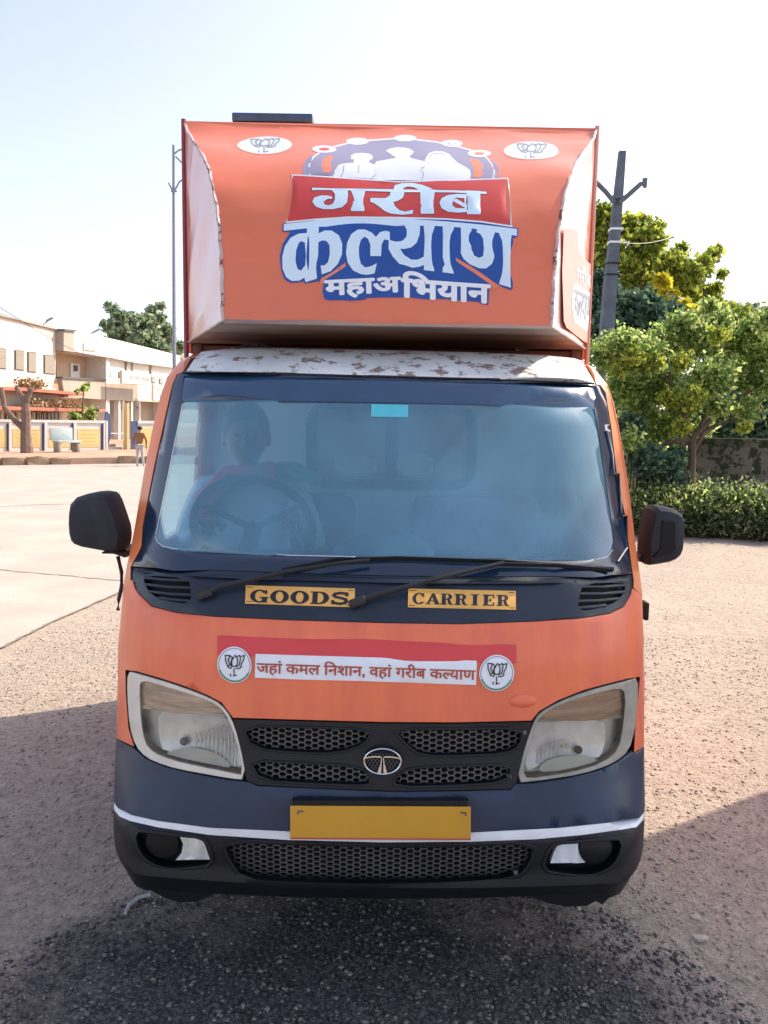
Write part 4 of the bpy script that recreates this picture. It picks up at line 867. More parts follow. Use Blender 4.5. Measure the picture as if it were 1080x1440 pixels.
# ================================================================== people
def body(name, joints, links, m, parent, sub=2):
    """one continuous skinned surface grown from a jointed skeleton"""
    me = bpy.data.meshes.new(name); ks = list(joints); me.from_pydata([joints[k][0] for k in ks], [(ks.index(a), ks.index(b)) for a, b in links], [])
    me.materials.append(m); o = bpy.data.objects.new(name, me); COL.objects.link(o); o.parent = parent
    sk = o.modifiers.new('skin', 'SKIN'); sk.use_smooth_shade = True
    for i, k in enumerate(ks):
        r = joints[k][1]; me.skin_vertices[0].data[i].radius = r if isinstance(r, tuple) else (r, r)
        me.skin_vertices[0].data[i].use_root = (i == 0)
    sb = o.modifiers.new('sub', 'SUBSURF'); sb.levels = sub; sb.render_levels = sub
    return o
M['skin'] = mat('skin', (0.34, 0.19, 0.14), 0.55); M['hair'] = mat('black_hair', (0.012, 0.010, 0.009), 0.6)
def head(c, parent, face=(0, -1, 0), s=1.0):
    """skull, jaw, nose, ears and hair facing along face"""
    q = Vector((0, -1, 0)).rotation_difference(Vector(face)); mt = Matrix.Translation(c) @ q.to_matrix().to_4x4() @ Matrix.Scale(s, 4)
    bm = bmesh.new()
    bmesh.ops.create_uvsphere(bm, u_segments=24, v_segments=16, radius=1, matrix=Matrix.Diagonal((.076, .095, .115, 1)))
    for v in bm.verts:
        if v.co.z < -.02: k = 1 - (-.02 - v.co.z) * 3.2; v.co.x *= k; v.co.y = v.co.y * (k * .5 + .5) - .006
        if v.co.y < -.06 and abs(v.co.z - .012) < .018 and abs(abs(v.co.x) - .03) < .016: v.co.y += .008
    for sx in (-1, 1): bmesh.ops.create_uvsphere(bm, u_segments=8, v_segments=6, radius=1, matrix=Matrix.Translation((sx * .078, .01, -.005)) @ Matrix.Diagonal((.010, .018, .03, 1)))
    bmesh.ops.create_cone(bm, cap_ends=True, segments=8, radius1=.017, radius2=.006, depth=.045, matrix=Matrix.Translation((0, -.098, -.008)) @ Matrix.Rotation(R(12), 4, 'X'))
    bmesh.ops.transform(bm, matrix=mt, verts=bm.verts); put_bm('head', bm, 'skin', parent, angle=70)
    bm = bmesh.new(); bmesh.ops.create_uvsphere(bm, u_segments=24, v_segments=14, radius=1, matrix=Matrix.Translation((0, .012, .022)) @ Matrix.Diagonal((.084, .100, .108, 1)))
    bmesh.ops.bisect_plane(bm, geom=bm.verts[:] + bm.edges[:] + bm.faces[:], plane_co=(0, -.055, .035), plane_no=(0, -.75, -.55), clear_outer=True)
    bmesh.ops.transform(bm, matrix=mt, verts=bm.verts); put_bm('hair', bm, 'hair', parent, angle=70)
    for sx in (-1, 1):
        bm = bmesh.new(); bmesh.ops.create_uvsphere(bm, u_segments=8, v_segments=6, radius=.009, matrix=mt @ Matrix.Translation((sx * .03, -.083, .012))); put_bm('eye', bm, 'hair', parent)
# driver
dr_ = thing('person', 'driver in pale blue shirt and red scarf at the wheel behind the windscreen', 'person', (-.46, 2.8, .87))
X = -.50
J = {'pelvis': ((X, 2.80, .93), (.16, .12)), 'waist': ((X, 2.84, 1.05), (.15, .105)), 'chest': ((X, 2.86, 1.20), (.17, .11)), 'neck': ((X, 2.85, 1.30), .065), 'nape': ((X, 2.835, 1.36), .048),
     'shL': ((X - .16, 2.85, 1.245), .062), 'elL': ((X - .20, 2.70, 1.06), .045), 'wrL': ((X - .07, 2.50, 1.16), .03),
     'shR': ((X + .17, 2.85, 1.245), .062), 'elR': ((X + .26, 2.70, 1.06), .045), 'wrR': ((X + .22, 2.50, 1.18), .03),
     'hpL': ((X - .1, 2.72, .91), .085), 'knL': ((X - .12, 2.40, .93), .065), 'ftL': ((X - .12, 2.32, .60), .05),
     'hpR': ((X + .1, 2.72, .91), .085), 'knR': ((X + .13, 2.40, .93), .065), 'ftR': ((X + .13, 2.32, .60), .05)}
body('body', J, [('pelvis', 'waist'), ('waist', 'chest'), ('chest', 'neck'), ('neck', 'nape'), ('chest', 'shL'), ('shL', 'elL'), ('elL', 'wrL'), ('chest', 'shR'), ('shR', 'elR'), ('elR', 'wrR'), ('pelvis', 'hpL'), ('hpL', 'knL'), ('knL', 'ftL'), ('pelvis', 'hpR'), ('hpR', 'knR'), ('knR', 'ftR')],
     mat('pale_blue_shirt', (.48, .58, .68), .8), dr_)
head(Vector((X, 2.80, 1.445)), dr_, (.12, -1, -.05))
for hx, hy, hz, dx in ((X - .06, 2.47, 1.175, 1), (X + .21, 2.47, 1.195, -1)):
    bm = bmesh.new(); bmesh.ops.create_uvsphere(bm, u_segments=12, v_segments=8, radius=1, matrix=Matrix.Translation((hx, hy, hz)) @ Matrix.Diagonal((.035, .045, .02, 1)))
    for k in range(4): tube(bm, [(hx + (k - 1.5) * .017, hy - .03, hz + .01), (hx + (k - 1.5) * .017, hy - .065, hz + .012), (hx + (k - 1.5) * .017, hy - .078, hz - .012), (hx + (k - 1.5) * .017, hy - .058, hz - .028)], [.009, .009, .008, .007], 6)
    tube(bm, [(hx + dx * .03, hy, hz), (hx + dx * .05, hy - .03, hz - .005), (hx + dx * .045, hy - .055, hz - .015)], [.011, .010, .008], 6); put_bm('hand', bm, 'skin', dr_)
bm = bmesh.new(); tube(bm, [(X - .20, 2.74, 1.08), (X - .14, 2.74, 1.22), (X - .06, 2.76, 1.31), (X + .03, 2.74, 1.315), (X + .09, 2.80, 1.33)], [.03, .035, .035, .035, .03], 8); put_bm('scarf', bm, mat('red_cloth', (.62, .04, .06), .8), dr_)
bm = bmesh.new(); tube(bm, [(X + .09, 2.84, 1.325), (X + .17, 2.80, 1.33), (X + .27, 2.80, 1.29)], [.025, .03, .02], 8); put_bm('shawl', bm, mat('green_cloth', (.03, .45, .25), .8), dr_)
settle(dr_)
# walker on the road, seen from behind
fp0 = gnd(197, 656); wx, wy = fp0.x, fp0.y
wk = thing('person', 'person in a brown shirt and pale trousers walking away along the road edge', 'person', (wx, wy, 0))
def o3(x, y, z): return (wx + x, wy + y, z)
JT = {'pelvis': (o3(0, 0, .90), (.15, .11)), 'waist': (o3(0, 0, 1.03), (.15, .10)), 'chest': (o3(0, .01, 1.22), (.19, .12)), 'neck': (o3(0, .0, 1.37), .06),
      'shL': (o3(-.17, 0, 1.31), .065), 'elL': (o3(-.26, -.02, 1.07), .05), 'wrL': (o3(-.22, .06, .86), .035), 'shR': (o3(.17, 0, 1.31), .065), 'elR': (o3(.27, 0, 1.07), .05), 'wrR': (o3(.24, .10, .86), .035)}
body('shirt', JT, [('pelvis', 'waist'), ('waist', 'chest'), ('chest', 'neck'), ('chest', 'shL'), ('shL', 'elL'), ('elL', 'wrL'), ('chest', 'shR'), ('shR', 'elR'), ('elR', 'wrR')], mat('brown_shirt', (.30, .13, .045), .8), wk)
JL = {'hip': (o3(0, 0, .88), (.15, .11)), 'hL': (o3(-.09, 0, .80), .09), 'kL': (o3(-.10, .06, .46), .062), 'aL': (o3(-.10, -.08, .08), .045), 'tL': (o3(-.10, .06, .03), .04),
      'hR': (o3(.09, 0, .80), .09), 'kR': (o3(.10, .02, .46), .062), 'aR': (o3(.10, .12, .08), .045), 'tR': (o3(.10, .26, .03), .04)}
body('trousers', JL, [('hip', 'hL'), ('hL', 'kL'), ('kL', 'aL'), ('aL', 'tL'), ('hip', 'hR'), ('hR', 'kR'), ('kR', 'aR'), ('aR', 'tR')], mat('pale_trousers', (.50, .46, .44), .8), wk)
bar('neck', [o3(0, 0, 1.36), o3(0, -.01, 1.48)], .05, 'skin', wk); head(Vector(o3(0, -.01, 1.555)), wk, (0, 1, 0))
for sx in (-.22, .24): 
    bm = bmesh.new(); tube(bm, [o3(sx, .08, .87), o3(sx, .10, .78), o3(sx, .12, .70)], [.03, .036, .018], 8); put_bm('hand', bm, 'skin', wk)
settle(wk)
wk.scale = (.82, .82, .82)

# ================================================================== the setting
def kind(o, k='structure'): o['kind'] = k; return o
def ground_mat(name, sand, sand2, dark, shade_patch):
    m = bpy.data.materials.new(name); m.use_nodes = True; n = m.node_tree; L = n.links; p = n.nodes['Principled BSDF']
    tc = n.nodes.new('ShaderNodeTexCoord')
    def noise(sc, det=6, ro=.6):
        q = n.nodes.new('ShaderNodeTexNoise'); q.inputs['Scale'].default_value = sc; q.inputs['Detail'].default_value = det; q.inputs['Roughness'].default_value = ro
        L.new(tc.outputs['Object'], q.inputs['Vector']); return q.outputs[0]
    def ramp(src, a, b, c0, c1):
        r = n.nodes.new('ShaderNodeValToRGB'); r.color_ramp.elements[0].position = a; r.color_ramp.elements[1].position = b
        r.color_ramp.elements[0].color = tuple(c0) + (1,); r.color_ramp.elements[1].color = tuple(c1) + (1,); L.new(src, r.inputs[0]); return r.outputs[0]
    def mix(f, a, b, bt='MIX', fac=None):
        x = n.nodes.new('ShaderNodeMix'); x.data_type = 'RGBA'; x.blend_type = bt
        if f is not None: L.new(f, x.inputs[0])
        if fac is not None: x.inputs[0].default_value = fac
        for s_, i in ((a, 6), (b, 7)):
            if isinstance(s_, tuple): x.inputs[i].default_value = s_ + (1,)
            else: L.new(s_, x.inputs[i])
        return x.outputs[2]
    base = mix(ramp(noise(1.1, 8), .36, .64, (0,) * 3, (1,) * 3), sand2, sand)
    base = mix(None, base, ramp(noise(26, 5, .75), .36, .62, (.70, .68, .66), (1.08, 1.06, 1.04)), 'MULTIPLY', .9)
    vo = n.nodes.new('ShaderNodeTexVoronoi'); vo.inputs['Scale'].default_value = 75; L.new(tc.outputs['Object'], vo.inputs['Vector'])
    base = mix(None, base, ramp(vo.outputs['Distance'], .05, .5, (.62,) * 3, (1.12,) * 3), 'MULTIPLY', .55)
    peb = ramp(noise(80, 4, .7), .58, .68, (1, 1, 1), (.55, .53, .53)); base = mix(None, base, peb, 'MULTIPLY', .6)
    lt = ramp(noise(38, 3, .7), .66, .70, (0,) * 3, (.5,) * 3); base = mix(lt, base, tuple(min(1, c * 1.5) for c in sand))
    if shade_patch:      # dark gravel with the van's contact shade painted in, broken up by noise
        sp = n.nodes.new('ShaderNodeVectorMath'); sp.operation = 'SUBTRACT'; L.new(tc.outputs['Object'], sp.inputs[0]); sp.inputs[1].default_value = shade_patch[0]
        sc = n.nodes.new('ShaderNodeVectorMath'); sc.operation = 'MULTIPLY'; L.new(sp.outputs[0], sc.inputs[0]); sc.inputs[1].default_value = shade_patch[1]
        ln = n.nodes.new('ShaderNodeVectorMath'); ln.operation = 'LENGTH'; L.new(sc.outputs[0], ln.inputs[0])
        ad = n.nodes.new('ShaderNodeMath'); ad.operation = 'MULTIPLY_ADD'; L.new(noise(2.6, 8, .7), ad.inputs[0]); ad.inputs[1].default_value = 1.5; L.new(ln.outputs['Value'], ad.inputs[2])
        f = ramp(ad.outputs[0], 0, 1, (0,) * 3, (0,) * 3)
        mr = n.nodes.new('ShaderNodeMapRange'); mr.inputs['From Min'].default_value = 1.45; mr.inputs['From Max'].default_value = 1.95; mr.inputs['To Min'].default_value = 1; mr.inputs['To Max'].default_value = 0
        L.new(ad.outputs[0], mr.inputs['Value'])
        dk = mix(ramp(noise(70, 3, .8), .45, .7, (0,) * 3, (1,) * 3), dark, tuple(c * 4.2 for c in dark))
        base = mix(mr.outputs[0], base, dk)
    L.new(base, p.inputs['Base Color']); p.inputs['Roughness'].default_value = .95; p.inputs['Specular IOR Level'].default_value = .2
    b1 = n.nodes.new('ShaderNodeBump'); b1.inputs['Strength'].default_value = 1.0; b1.inputs['Distance'].default_value = .035; L.new(noise(48, 5, .7), b1.inputs['Height'])
    b2 = n.nodes.new('ShaderNodeBump'); b2.inputs['Strength'].default_value = .5; b2.inputs['Distance'].default_value = .06; L.new(noise(7, 4, .6), b2.inputs['Height']); L.new(b1.outputs[0], b2.inputs['Normal'])
    L.new(b2.outputs[0], p.inputs['Normal'])
    return m
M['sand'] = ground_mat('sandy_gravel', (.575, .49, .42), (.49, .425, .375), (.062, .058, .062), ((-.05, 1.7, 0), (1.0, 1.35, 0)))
# ground sheet: fine near the camera (low humps), coarse to the horizon
gx = np.concatenate([[-900, -200, -60, -25, -12, -8], np.arange(-6, 8.01, .12), [10, 14, 25, 60, 200, 900]]); gy = np.concatenate([[-300, -60, -15, -4, -1], np.arange(0, 12.01, .12), [14, 18, 25, 40, 80, 200, 500, 1200]])
V = []; F = []
def hump(x, y):
    if x < -2.2 or y > 11.5 or y < 0 or x > 7.5: return 0.0
    f = min(1, (x + 2.2) / .5, (11.5 - y), y, (7.5 - x))
    return f * (.010 * math.sin(x * 3.1 + y * 1.3) * math.sin(y * 2.3 - x * .7) + .006 * math.sin(x * 7.7 - y * 5.1)) - .004 * f
for y in gy:
    for x in gx: V.append((x, y, hump(x, y)))
nx = len(gx)
for j in range(len(gy) - 1):
    for i in range(nx - 1): F.append((j * nx + i, j * nx + i + 1, (j + 1) * nx + i + 1, (j + 1) * nx + i))
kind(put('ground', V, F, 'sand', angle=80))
# concrete road on the left: near slabs running away, open road beyond, joints between the slabs
M['concrete'] = mat('road_concrete', (0.43, 0.385, 0.345), 0.9, var=0.16, vscale=1.3, bump=0.35, bscale=30, speck=((0.33, 0.29, 0.26), 5, 0.68), spec=.2)
M['joint'] = mat('joint_tar', (0.24, 0.205, 0.18), 0.9)
edge = [(-2.62, -6), (-2.55, 2), (-2.50, 4.88), (-2.46, 5.5), (-2.36, 6.2), (-2.25, 7.0), (-1.9, 8.2), (-1.1, 9.6), (.4, 11.2), (3, 13.5), (9, 16.5), (30, 19)]
jl = [[(-12, 9.6), (-3.82, 7.54), (-2.53, 7.12), (-2.2, 7.05)], [(-14, 9.8), (-6.58, 13.08), (-6.06, 13.5), (-1, 14.6), (8, 17)]]
kind(put('road', [(x, y, .006) for x, y in edge] + [(30, 27.2, .006), (-8.8, 27.3, .006), (-12.4, 24.8, .006), (-30, 18, .006), (-60, 10, .006), (-60, -6, .006)], [tuple(range(len(edge) + 6))[::1]], 'concrete', smooth=False))
def ribbon(name, pts, wd, z, m_):
    V = []; F = []
    for i, p in enumerate(pts):
        a = Vector(pts[max(i - 1, 0)]); b = Vector(pts[min(i + 1, len(pts) - 1)]); d = (b - a).normalized(); k = Vector((-d.y, d.x)) * wd * (.5 + .25 * math.sin(i * 2.3))
        V += [(p[0] - k.x, p[1] - k.y, z), (p[0] + k.x, p[1] + k.y, z)]
    for i in range(len(pts) - 1): F.append((2 * i, 2 * i + 2, 2 * i + 3, 2 * i + 1))
    return put(name, V, F, m_, smooth=False)
def wob(pts, n=14, a=.03):
    out = []
    for p, q in zip(pts[:-1], pts[1:]):
        for k in range(n): t = k / n; out.append((p[0] + (q[0] - p[0]) * t + random.uniform(-a, a), p[1] + (q[1] - p[1]) * t + random.uniform(-a, a)))
    return out + [pts[-1]]
for j, (l, wd) in enumerate(zip(jl, (.018, .03))): kind(ribbon('road_joint', wob(l, 14, .02), wd, .010, 'joint'))
kind(ribbon('road_joint', wob([(-2.54, 2), (-2.50, 4.88), (-2.46, 5.5), (-2.36, 6.2), (-2.25, 7.0), (-1.95, 8.0)], 10, .008), .022, .011, 'joint'))
# raised verge with a crumbling stone kerb beyond the road
M['verge'] = mat('dusty_verge', (.50, .33, .245), .95, var=.3, vscale=.8, bump=.5, bscale=8, spec=.1)
vg = [(-60, 10.2), (-30, 18.2), (-12.5, 25.0), (-8.8, 27.5), (30, 27.4), (60, 60), (-60, 70)]
kind(put('verge', [(x, y, .22) for x, y in vg] + [(x, y, 0) for x, y in vg], [tuple(range(7))] + [(i + 7, (i + 1) % 7 + 7, (i + 1) % 7, i) for i in range(7)], 'verge', smooth=False))
kb_ = thing('kerb', 'low crumbling stone kerb running along the far edge of the road', 'kerb', (-12, 25, 0)); M['kerbstone'] = mat('kerb_stone', (.42, .29, .19), .9, var=.4, vscale=3, bump=.5, bscale=10)
line = [(-22, 21.2), (-12.5, 25.0), (-8.8, 27.5), (-4, 27.5)]; proto = []
for k in range(3):
    bm = bmesh.new(); bbox(bm, (0, 0, 0), (.62, .22, .26)); bmesh.ops.subdivide_edges(bm, edges=bm.edges[:], cuts=1)
    for v in bm.verts: v.co += Vector([random.uniform(-.03, .03) for _ in range(3)])
    me = bpy.data.meshes.new('kerb_stone'); bm.to_mesh(me); bm.free(); me.materials.append(M['kerbstone']); proto.append(me)
kk = 0
for (x0, y0), (x1, y1) in zip(line[:-1], line[1:]):
    L_ = math.hypot(x1 - x0, y1 - y0); n = int(L_ / .66)
    for i in range(n):
        t = (i + .5) / n
        if random.random() < .12: continue
        s_ = bpy.data.objects.new('kerb_stone', proto[kk % 3]); kk += 1; COL.objects.link(s_); s_.parent = kb_
        s_.location = (x0 + (x1 - x0) * t, y0 + (y1 - y0) * t, .13 + random.uniform(-.03, .02)); s_.rotation_euler = (random.uniform(-.08, .08), 0, math.atan2(y1 - y0, x1 - x0) + random.uniform(-.06, .06))
settle(kb_)

# loose stones lying on the near ground
def stones(name, n, xr, yr, r0, r1, m_, keep=None):
    t = np.array([(1, 0, 0), (-1, 0, 0), (0, 1, 0), (0, -1, 0), (0, 0, 1), (0, 0, -1)], float); fc = np.array([(0, 2, 4), (2, 1, 4), (1, 3, 4), (3, 0, 4), (2, 0, 5), (1, 2, 5), (3, 1, 5), (0, 3, 5)])
    y = yr[0] + (yr[1] - yr[0]) * rng.random(n) ** 1.6; x = xr[0] + (xr[1] - xr[0]) * rng.random(n)
    ok = x > -2.4
    if keep: ok &= keep(x, y)
    x, y = x[ok], y[ok]; n = len(x)
    r = r0 + (r1 - r0) * rng.random(n) ** 4; a = rng.random(n) * 6.28
    P = t[None] * r[:, None, None] * (0.7 + .6 * rng.random((n, 6, 1))) * np.array([1.2, .9, .6])
    c, s = np.cos(a)[:, None], np.sin(a)[:, None]; X_, Y_ = P[:, :, 0] * c - P[:, :, 1] * s, P[:, :, 0] * s + P[:, :, 1] * c
    hz = np.array([hump(p, q) for p, q in zip(x, y)])
    V = np.stack([X_ + x[:, None], Y_ + y[:, None], P[:, :, 2] + (hz + r * .25)[:, None]], 2).reshape(-1, 3)
    F = (fc[None] + (np.arange(n) * 6)[:, None, None]).reshape(-1, 3)
    me = bpy.data.meshes.new(name); me.vertices.add(len(V)); me.vertices.foreach_set('co', V.ravel()); me.loops.add(F.size); me.loops.foreach_set('vertex_index', F.ravel().astype(np.int32))
    me.polygons.add(len(F)); me.polygons.foreach_set('loop_start', np.arange(0, F.size, 3, dtype=np.int32)); me.update(calc_edges=True); me.validate(); me.materials.append(m_)
    o = bpy.data.objects.new(name, me); COL.objects.link(o); return kind(o, 'stuff')
M['stone'] = leaf_mat('gravel_stone', (.20, .175, .155), (.32, .275, .235), (.42, .37, .32), 0.0)
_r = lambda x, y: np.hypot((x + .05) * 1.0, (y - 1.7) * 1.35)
M['stone_shaded'] = leaf_mat('shade_painted_gravel', (.035, .033, .038), (.085, .08, .082), (.24, .21, .19), 0.0)  # stones darkened to match the painted contact shade under the van
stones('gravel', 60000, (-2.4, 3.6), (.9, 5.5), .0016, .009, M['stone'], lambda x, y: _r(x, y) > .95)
stones('gravel', 60000, (-1.3, 1.3), (1.0, 3.2), .0016, .010, M['stone_shaded'], lambda x, y: _r(x, y) < 1.05)
stones('gravel', 12000, (-2.4, 7), (4, 11), .003, .009, M['stone'])
for i, (x, y, r) in enumerate([(885, 1293, .009), (978, 1292, .013), (845, 1392, .010), (893, 1302, .008), (985, 1322, .019), (1025, 1293, .008)]):
    p = gnd(x, y); bm = bmesh.new(); bmesh.ops.create_icosphere(bm, subdivisions=1, radius=r, matrix=Matrix.Translation((p.x, p.y, r * .35)) @ Matrix.Diagonal((1.5, 1, .6, 1)))
    for v in bm.verts: v.co += Vector([random.uniform(-.22, .22) * r for _ in range(3)])
    names = ['flat pale stone lying alone on the sandy ground right of the van', 'small pale stone on the shaded sand below the right headlight side', 'pale pebble near the bottom edge on the dark gravel', 'small tan stone on the sand beside the front bumper corner', 'largest pale stone half sunk in the sand at lower right', 'small grey stone on the sand near the right edge']
    tag(put_bm('stone', bm, mat('pale_stone_%d' % i, (.46, .41, .36), .9, bump=.3), angle=25), names[i], 'stone', 'loose stones by the van')
# pale hose end lying at the left foot of the bumper
hp_ = [gnd(x, y, .01) for x, y in [(212, 1258), (195, 1262), (182, 1272), (176, 1284)]]
tag(bar('hose', hp_, .006, mat('pale_hose', (.45, .46, .48), .7)), 'short curved pale hose lying on the gravel under the left bumper corner', 'hose')

# ================================================================== far left: office building, boundary wall, gate
M['cream_wall'] = mat('cream_wall_paint', (.62, .56, .49), .9, var=.10, vscale=.6, bump=.1, bscale=6, spec=.2)
M['white_wall'] = mat('white_wall_paint', (.66, .64, .60), .9, var=.07, vscale=.5, spec=.2)
M['beige'] = mat('beige_wall_paint', (.52, .38, .27), .9, var=.12, vscale=.6, spec=.2)
M['greywall'] = mat('grey_panel_paint', (.38, .34, .29), .9, var=.12, vscale=.8, spec=.2)
M['winbeige'] = mat('louvred_shutter', (.28, .245, .20), .6, var=.2, vscale=3, stretch=(1, 1, 20))
M['windark'] = mat('dark_window', (.07, .07, .08), .25, var=.3)
M['redslab'] = mat('red_slab_edge', (.44, .15, .10), .9, var=.25, vscale=2)
M['bluepaint'] = mat('dark_blue_paint', (.06, .085, .20), .7, var=.2)
M['yellowpanel'] = mat('yellow_mural_paint', (.66, .50, .22), .9, var=.12, vscale=1.5)
M['whitewash'] = mat('whitewash', (.62, .60, .58), .9, var=.1, vscale=1.5)
M['brownprint'] = mat('brown_print', (.30, .16, .08), .9)
M['drystraw'] = leaf_mat('dry_creeper', (.16, .09, .05), (.32, .20, .11), (.45, .33, .18), .2)

def plane(A, Bp, n_sign):
    A = Vector(A); Bp = Vector(Bp); d = (Bp - A).normalized(); n = Vector((d.y, -d.x)) * n_sign
    def fp(x, y):
        r = ray(x, y); t = (A.x * d.y - A.y * d.x) / (r[0] * d.y - r[1] * d.x)
        return ((r[0] * t - A.x) * d.x + (r[1] * t - A.y) * d.y, CAMH + r[2] * t)
    return fp, (lambda a, b, l: (A.x + d.x * a + n.x * l, A.y + d.y * a + n.y * l, b)), math.atan2(d.y, d.x)
qa, qb = atY(0, 520, 40), atY(240, 520, 64)
FP, fF, _ = plane((qa.x, qa.y), (qb.x, qb.y), 1)
bd = thing('office_building', 'long two storey cream and white office building with red canopy slabs behind the boundary wall', 'building', (qa.x, qa.y, 0))
def fpart(name, ring, m_, lift, thick, parent=None, grid=0): return sheet(name, [[FP(x, y) for x, y in ring]], None, fF, M[m_], parent or bd, lift=lift, thick=thick, grid=grid, smooth=False)
def rect(x0, y0, x1, y1, s=0.0): return [(x0, y0), (x1, y0 + s * (x1 - x0)), (x1, y1 + s * (x1 - x0)), (x0, y1)]
fpart('wall', [(-60, 428), (0, 445), (78, 464), (78, 530), (73, 545), (90, 553), (84, 640), (-60, 640)], 'cream_wall', 0, 6)
fpart('parapet_pipe', [(-60, 425.5), (0, 442.5), (78, 462), (78, 464), (0, 445), (-60, 428)], 'greywall', .15, .3)
for r in (rect(-22, 486, -8, 515, .1), rect(-5, 489, 8, 518, .1), rect(20, 492, 33, 520, .1), rect(38, 494.5, 50, 523, .1), rect(61, 498.5, 76.5, 525.5, .1)):
    wv = fpart('window', r, 'windark', .03, .06); (x0, y0), (x1, _y), _, (x2, y3) = r
    fpart('shutter', rect(x0 + 1, y0 + 1.2, x1 - .6, y3 - 1, .1), 'winbeige', .06, .04, wv)
for r, d in (([(-60, 543), (3, 544.5), (90, 552.5), (90, 556), (3, 549.5), (-60, 547)], 1.3), ([(-60, 570), (0, 572), (105, 575), (105, 578.5), (0, 576.5), (-60, 575)], 2.0)):
    fpart('canopy_slab', r, 'redslab', d, d)
for r in (rect(-20, 579, 0, 592), rect(6, 580, 24, 592), rect(30, 580, 46, 592), rect(50, 580, 62, 592), rect(64, 580, 84, 592)):
    wv = fpart('grille_window', r, 'windark', .05, .05)
    for k in range(4): x = r[0][0] + (k + .5) * (r[1][0] - r[0][0]) / 4; fpart('window_bar', rect(x - .4, 579.5, x + .4, 592), 'whitewash', .09, .03, wv)
fpart('pillar', [(78, 464), (93, 466), (93, 495), (78, 493)], 'greywall', .5, 6); fpart('pillar_cap', [(77, 462.5), (94, 464), (94, 466.5), (77, 465)], 'windark', .6, .6)
fpart('parapet_band', [(93, 464), (160, 479), (246, 500), (246, 518), (190, 511), (146, 503), (93, 494)], 'white_wall', .45, 6)
fpart('recess_wall', [(78, 492), (146, 501), (146, 596), (84, 596)], 'beige', -1.2, 1)
fpart('recess_end', [(145, 500), (150, 501), (150, 596), (145, 596)], 'white_wall', .2, 2.4)
fpart('balcony_wall', [(80, 531), (142, 535), (142, 562), (84, 558)], 'greywall', .3, .3); fpart('balcony_rail', [(79, 529.5), (142, 533.5), (142, 535.5), (79, 532)], 'windark', .4, .4)
for nme, r, m_ in (('door', rect(84, 507, 89.5, 531, .1), 'windark'), ('window', rect(93.5, 510, 104, 531, .1), 'windark'), ('door', rect(123, 511, 135, 533, .1), 'white_wall')):
    d_ = sheet(nme, [[FP(x, y) for x, y in r]], None, fF, M[m_], bd, lift=-1.1, thick=.1, grid=0, smooth=False)
    if m_ == 'white_wall': sheet('pane', [[FP(x, y) for x, y in rect(126.5, 514, 131.5, 522)]], None, fF, M['windark'], d_, lift=-1.05, thick=.04, grid=0)
fpart('name_plate', rect(106, 482, 124, 493, .12), 'greywall', .48, .04); fpart('name_plate', rect(107, 483.6, 123, 491.5, .12), 'white_wall', .51, .04)
fpart('ground_wall', [(84, 558), (146, 562), (146, 640), (84, 640)], 'beige', -1.0, 1)
fpart('grey_front', [(143, 539), (188, 541), (188, 564), (143, 562)], 'greywall', .3, .5)
fpart('wing_wall', [(146, 503), (190, 511), (246, 518), (246, 640), (240, 640), (240, 566), (146, 562)], 'white_wall', 0, 5)
for x, y in ((150, 521), (166, 523), (181, 525.5), (190.5, 527), (200.5, 528), (212, 530), (223, 532)):
    w_ = fpart('window', rect(x, y, x + 5.2, y + 8.5, .1), 'windark', .03, .05); fpart('pane', rect(x + 1, y + 1.2, x + 4.4, y + 7, .1), 'greywall', .05, .03, w_)
for x, y0, y1 in ((175.5, 500, 523), (184, 498, 524), (210, 506, 530)): fpart('drain_pipe', rect(x, y0, x + (1.6 if x != 184 else .7), y1), 'greywall', .15, .1)
fpart('porch_wall', [(146, 562), (240, 566), (240, 640), (146, 640)], 'greywall', -1.5, 1)
for r, m_ in ((rect(135, 564, 143, 596), 'brownprint'), (rect(160, 566, 176, 612), 'beige'), (rect(196, 567, 201, 593), 'windark'), (rect(203, 567, 207, 593), 'white_wall'), (rect(208, 567, 214, 592), 'windark')):
    sheet('porch_door', [[FP(x, y) for x, y in r]], None, fF, M[m_], bd, lift=-1.4, thick=.1, grid=0, smooth=False)
for x in (163, 169, 181, 192): fpart('porch_pillar', rect(x, 563, x + 2.4, 622), 'white_wall', .2, .35)
fpart('lintel', rect(166, 572, 196, 574.5), 'windark', .1, .1)
# sign boards with rows of faint lettering
def sign(name, label, r, rows, m_):
    s_ = thing(name, label, 'sign', (fF(*FP(*r[3]), 0)[0], fF(*FP(*r[3]), 0)[1], 0))
    fpart('board', r, 'white_wall', 1.4, .08, s_); fpart('board_frame', [(r[0][0] - .8, r[0][1] - .8), (r[1][0] + .8, r[1][1] - .8), (r[2][0] + .8, r[2][1] + .8), (r[3][0] - .8, r[3][1] + .8)], 'beige', 1.33, .05, s_)
    for (x0, x1, y, h, sl, mm) in rows:
        x = x0; st_ = []
        while x < x1:
            wd = random.uniform(1.0, 2.2); yy = y + (x - x0) * sl
            st_ += stroke([(x, yy), (x + wd, yy + wd * sl)], .7) + stroke([(x + wd * .7, yy), (x + wd * .7, yy + h)], .55) + stroke([(x, yy + h * .55), (x + wd * .6, yy + h * random.uniform(.3, .9))], .55)
            x += wd + (.25 if random.random() < .8 else 1.4)
        sheet('lettering', [[FP(*q) for q in s2] for s2 in st_], None, fF, M[mm], s_, lift=1.45, grid=0, smooth=False)
    settle(s_)
sign('sign_board', 'long white sign board with faded grey lettering over the grey porch front', [(143, 520.5), (186, 526.5), (186, 541), (143, 538.5)], [(151, 182, 527, 5.5, .13, 'greyline')], 0)
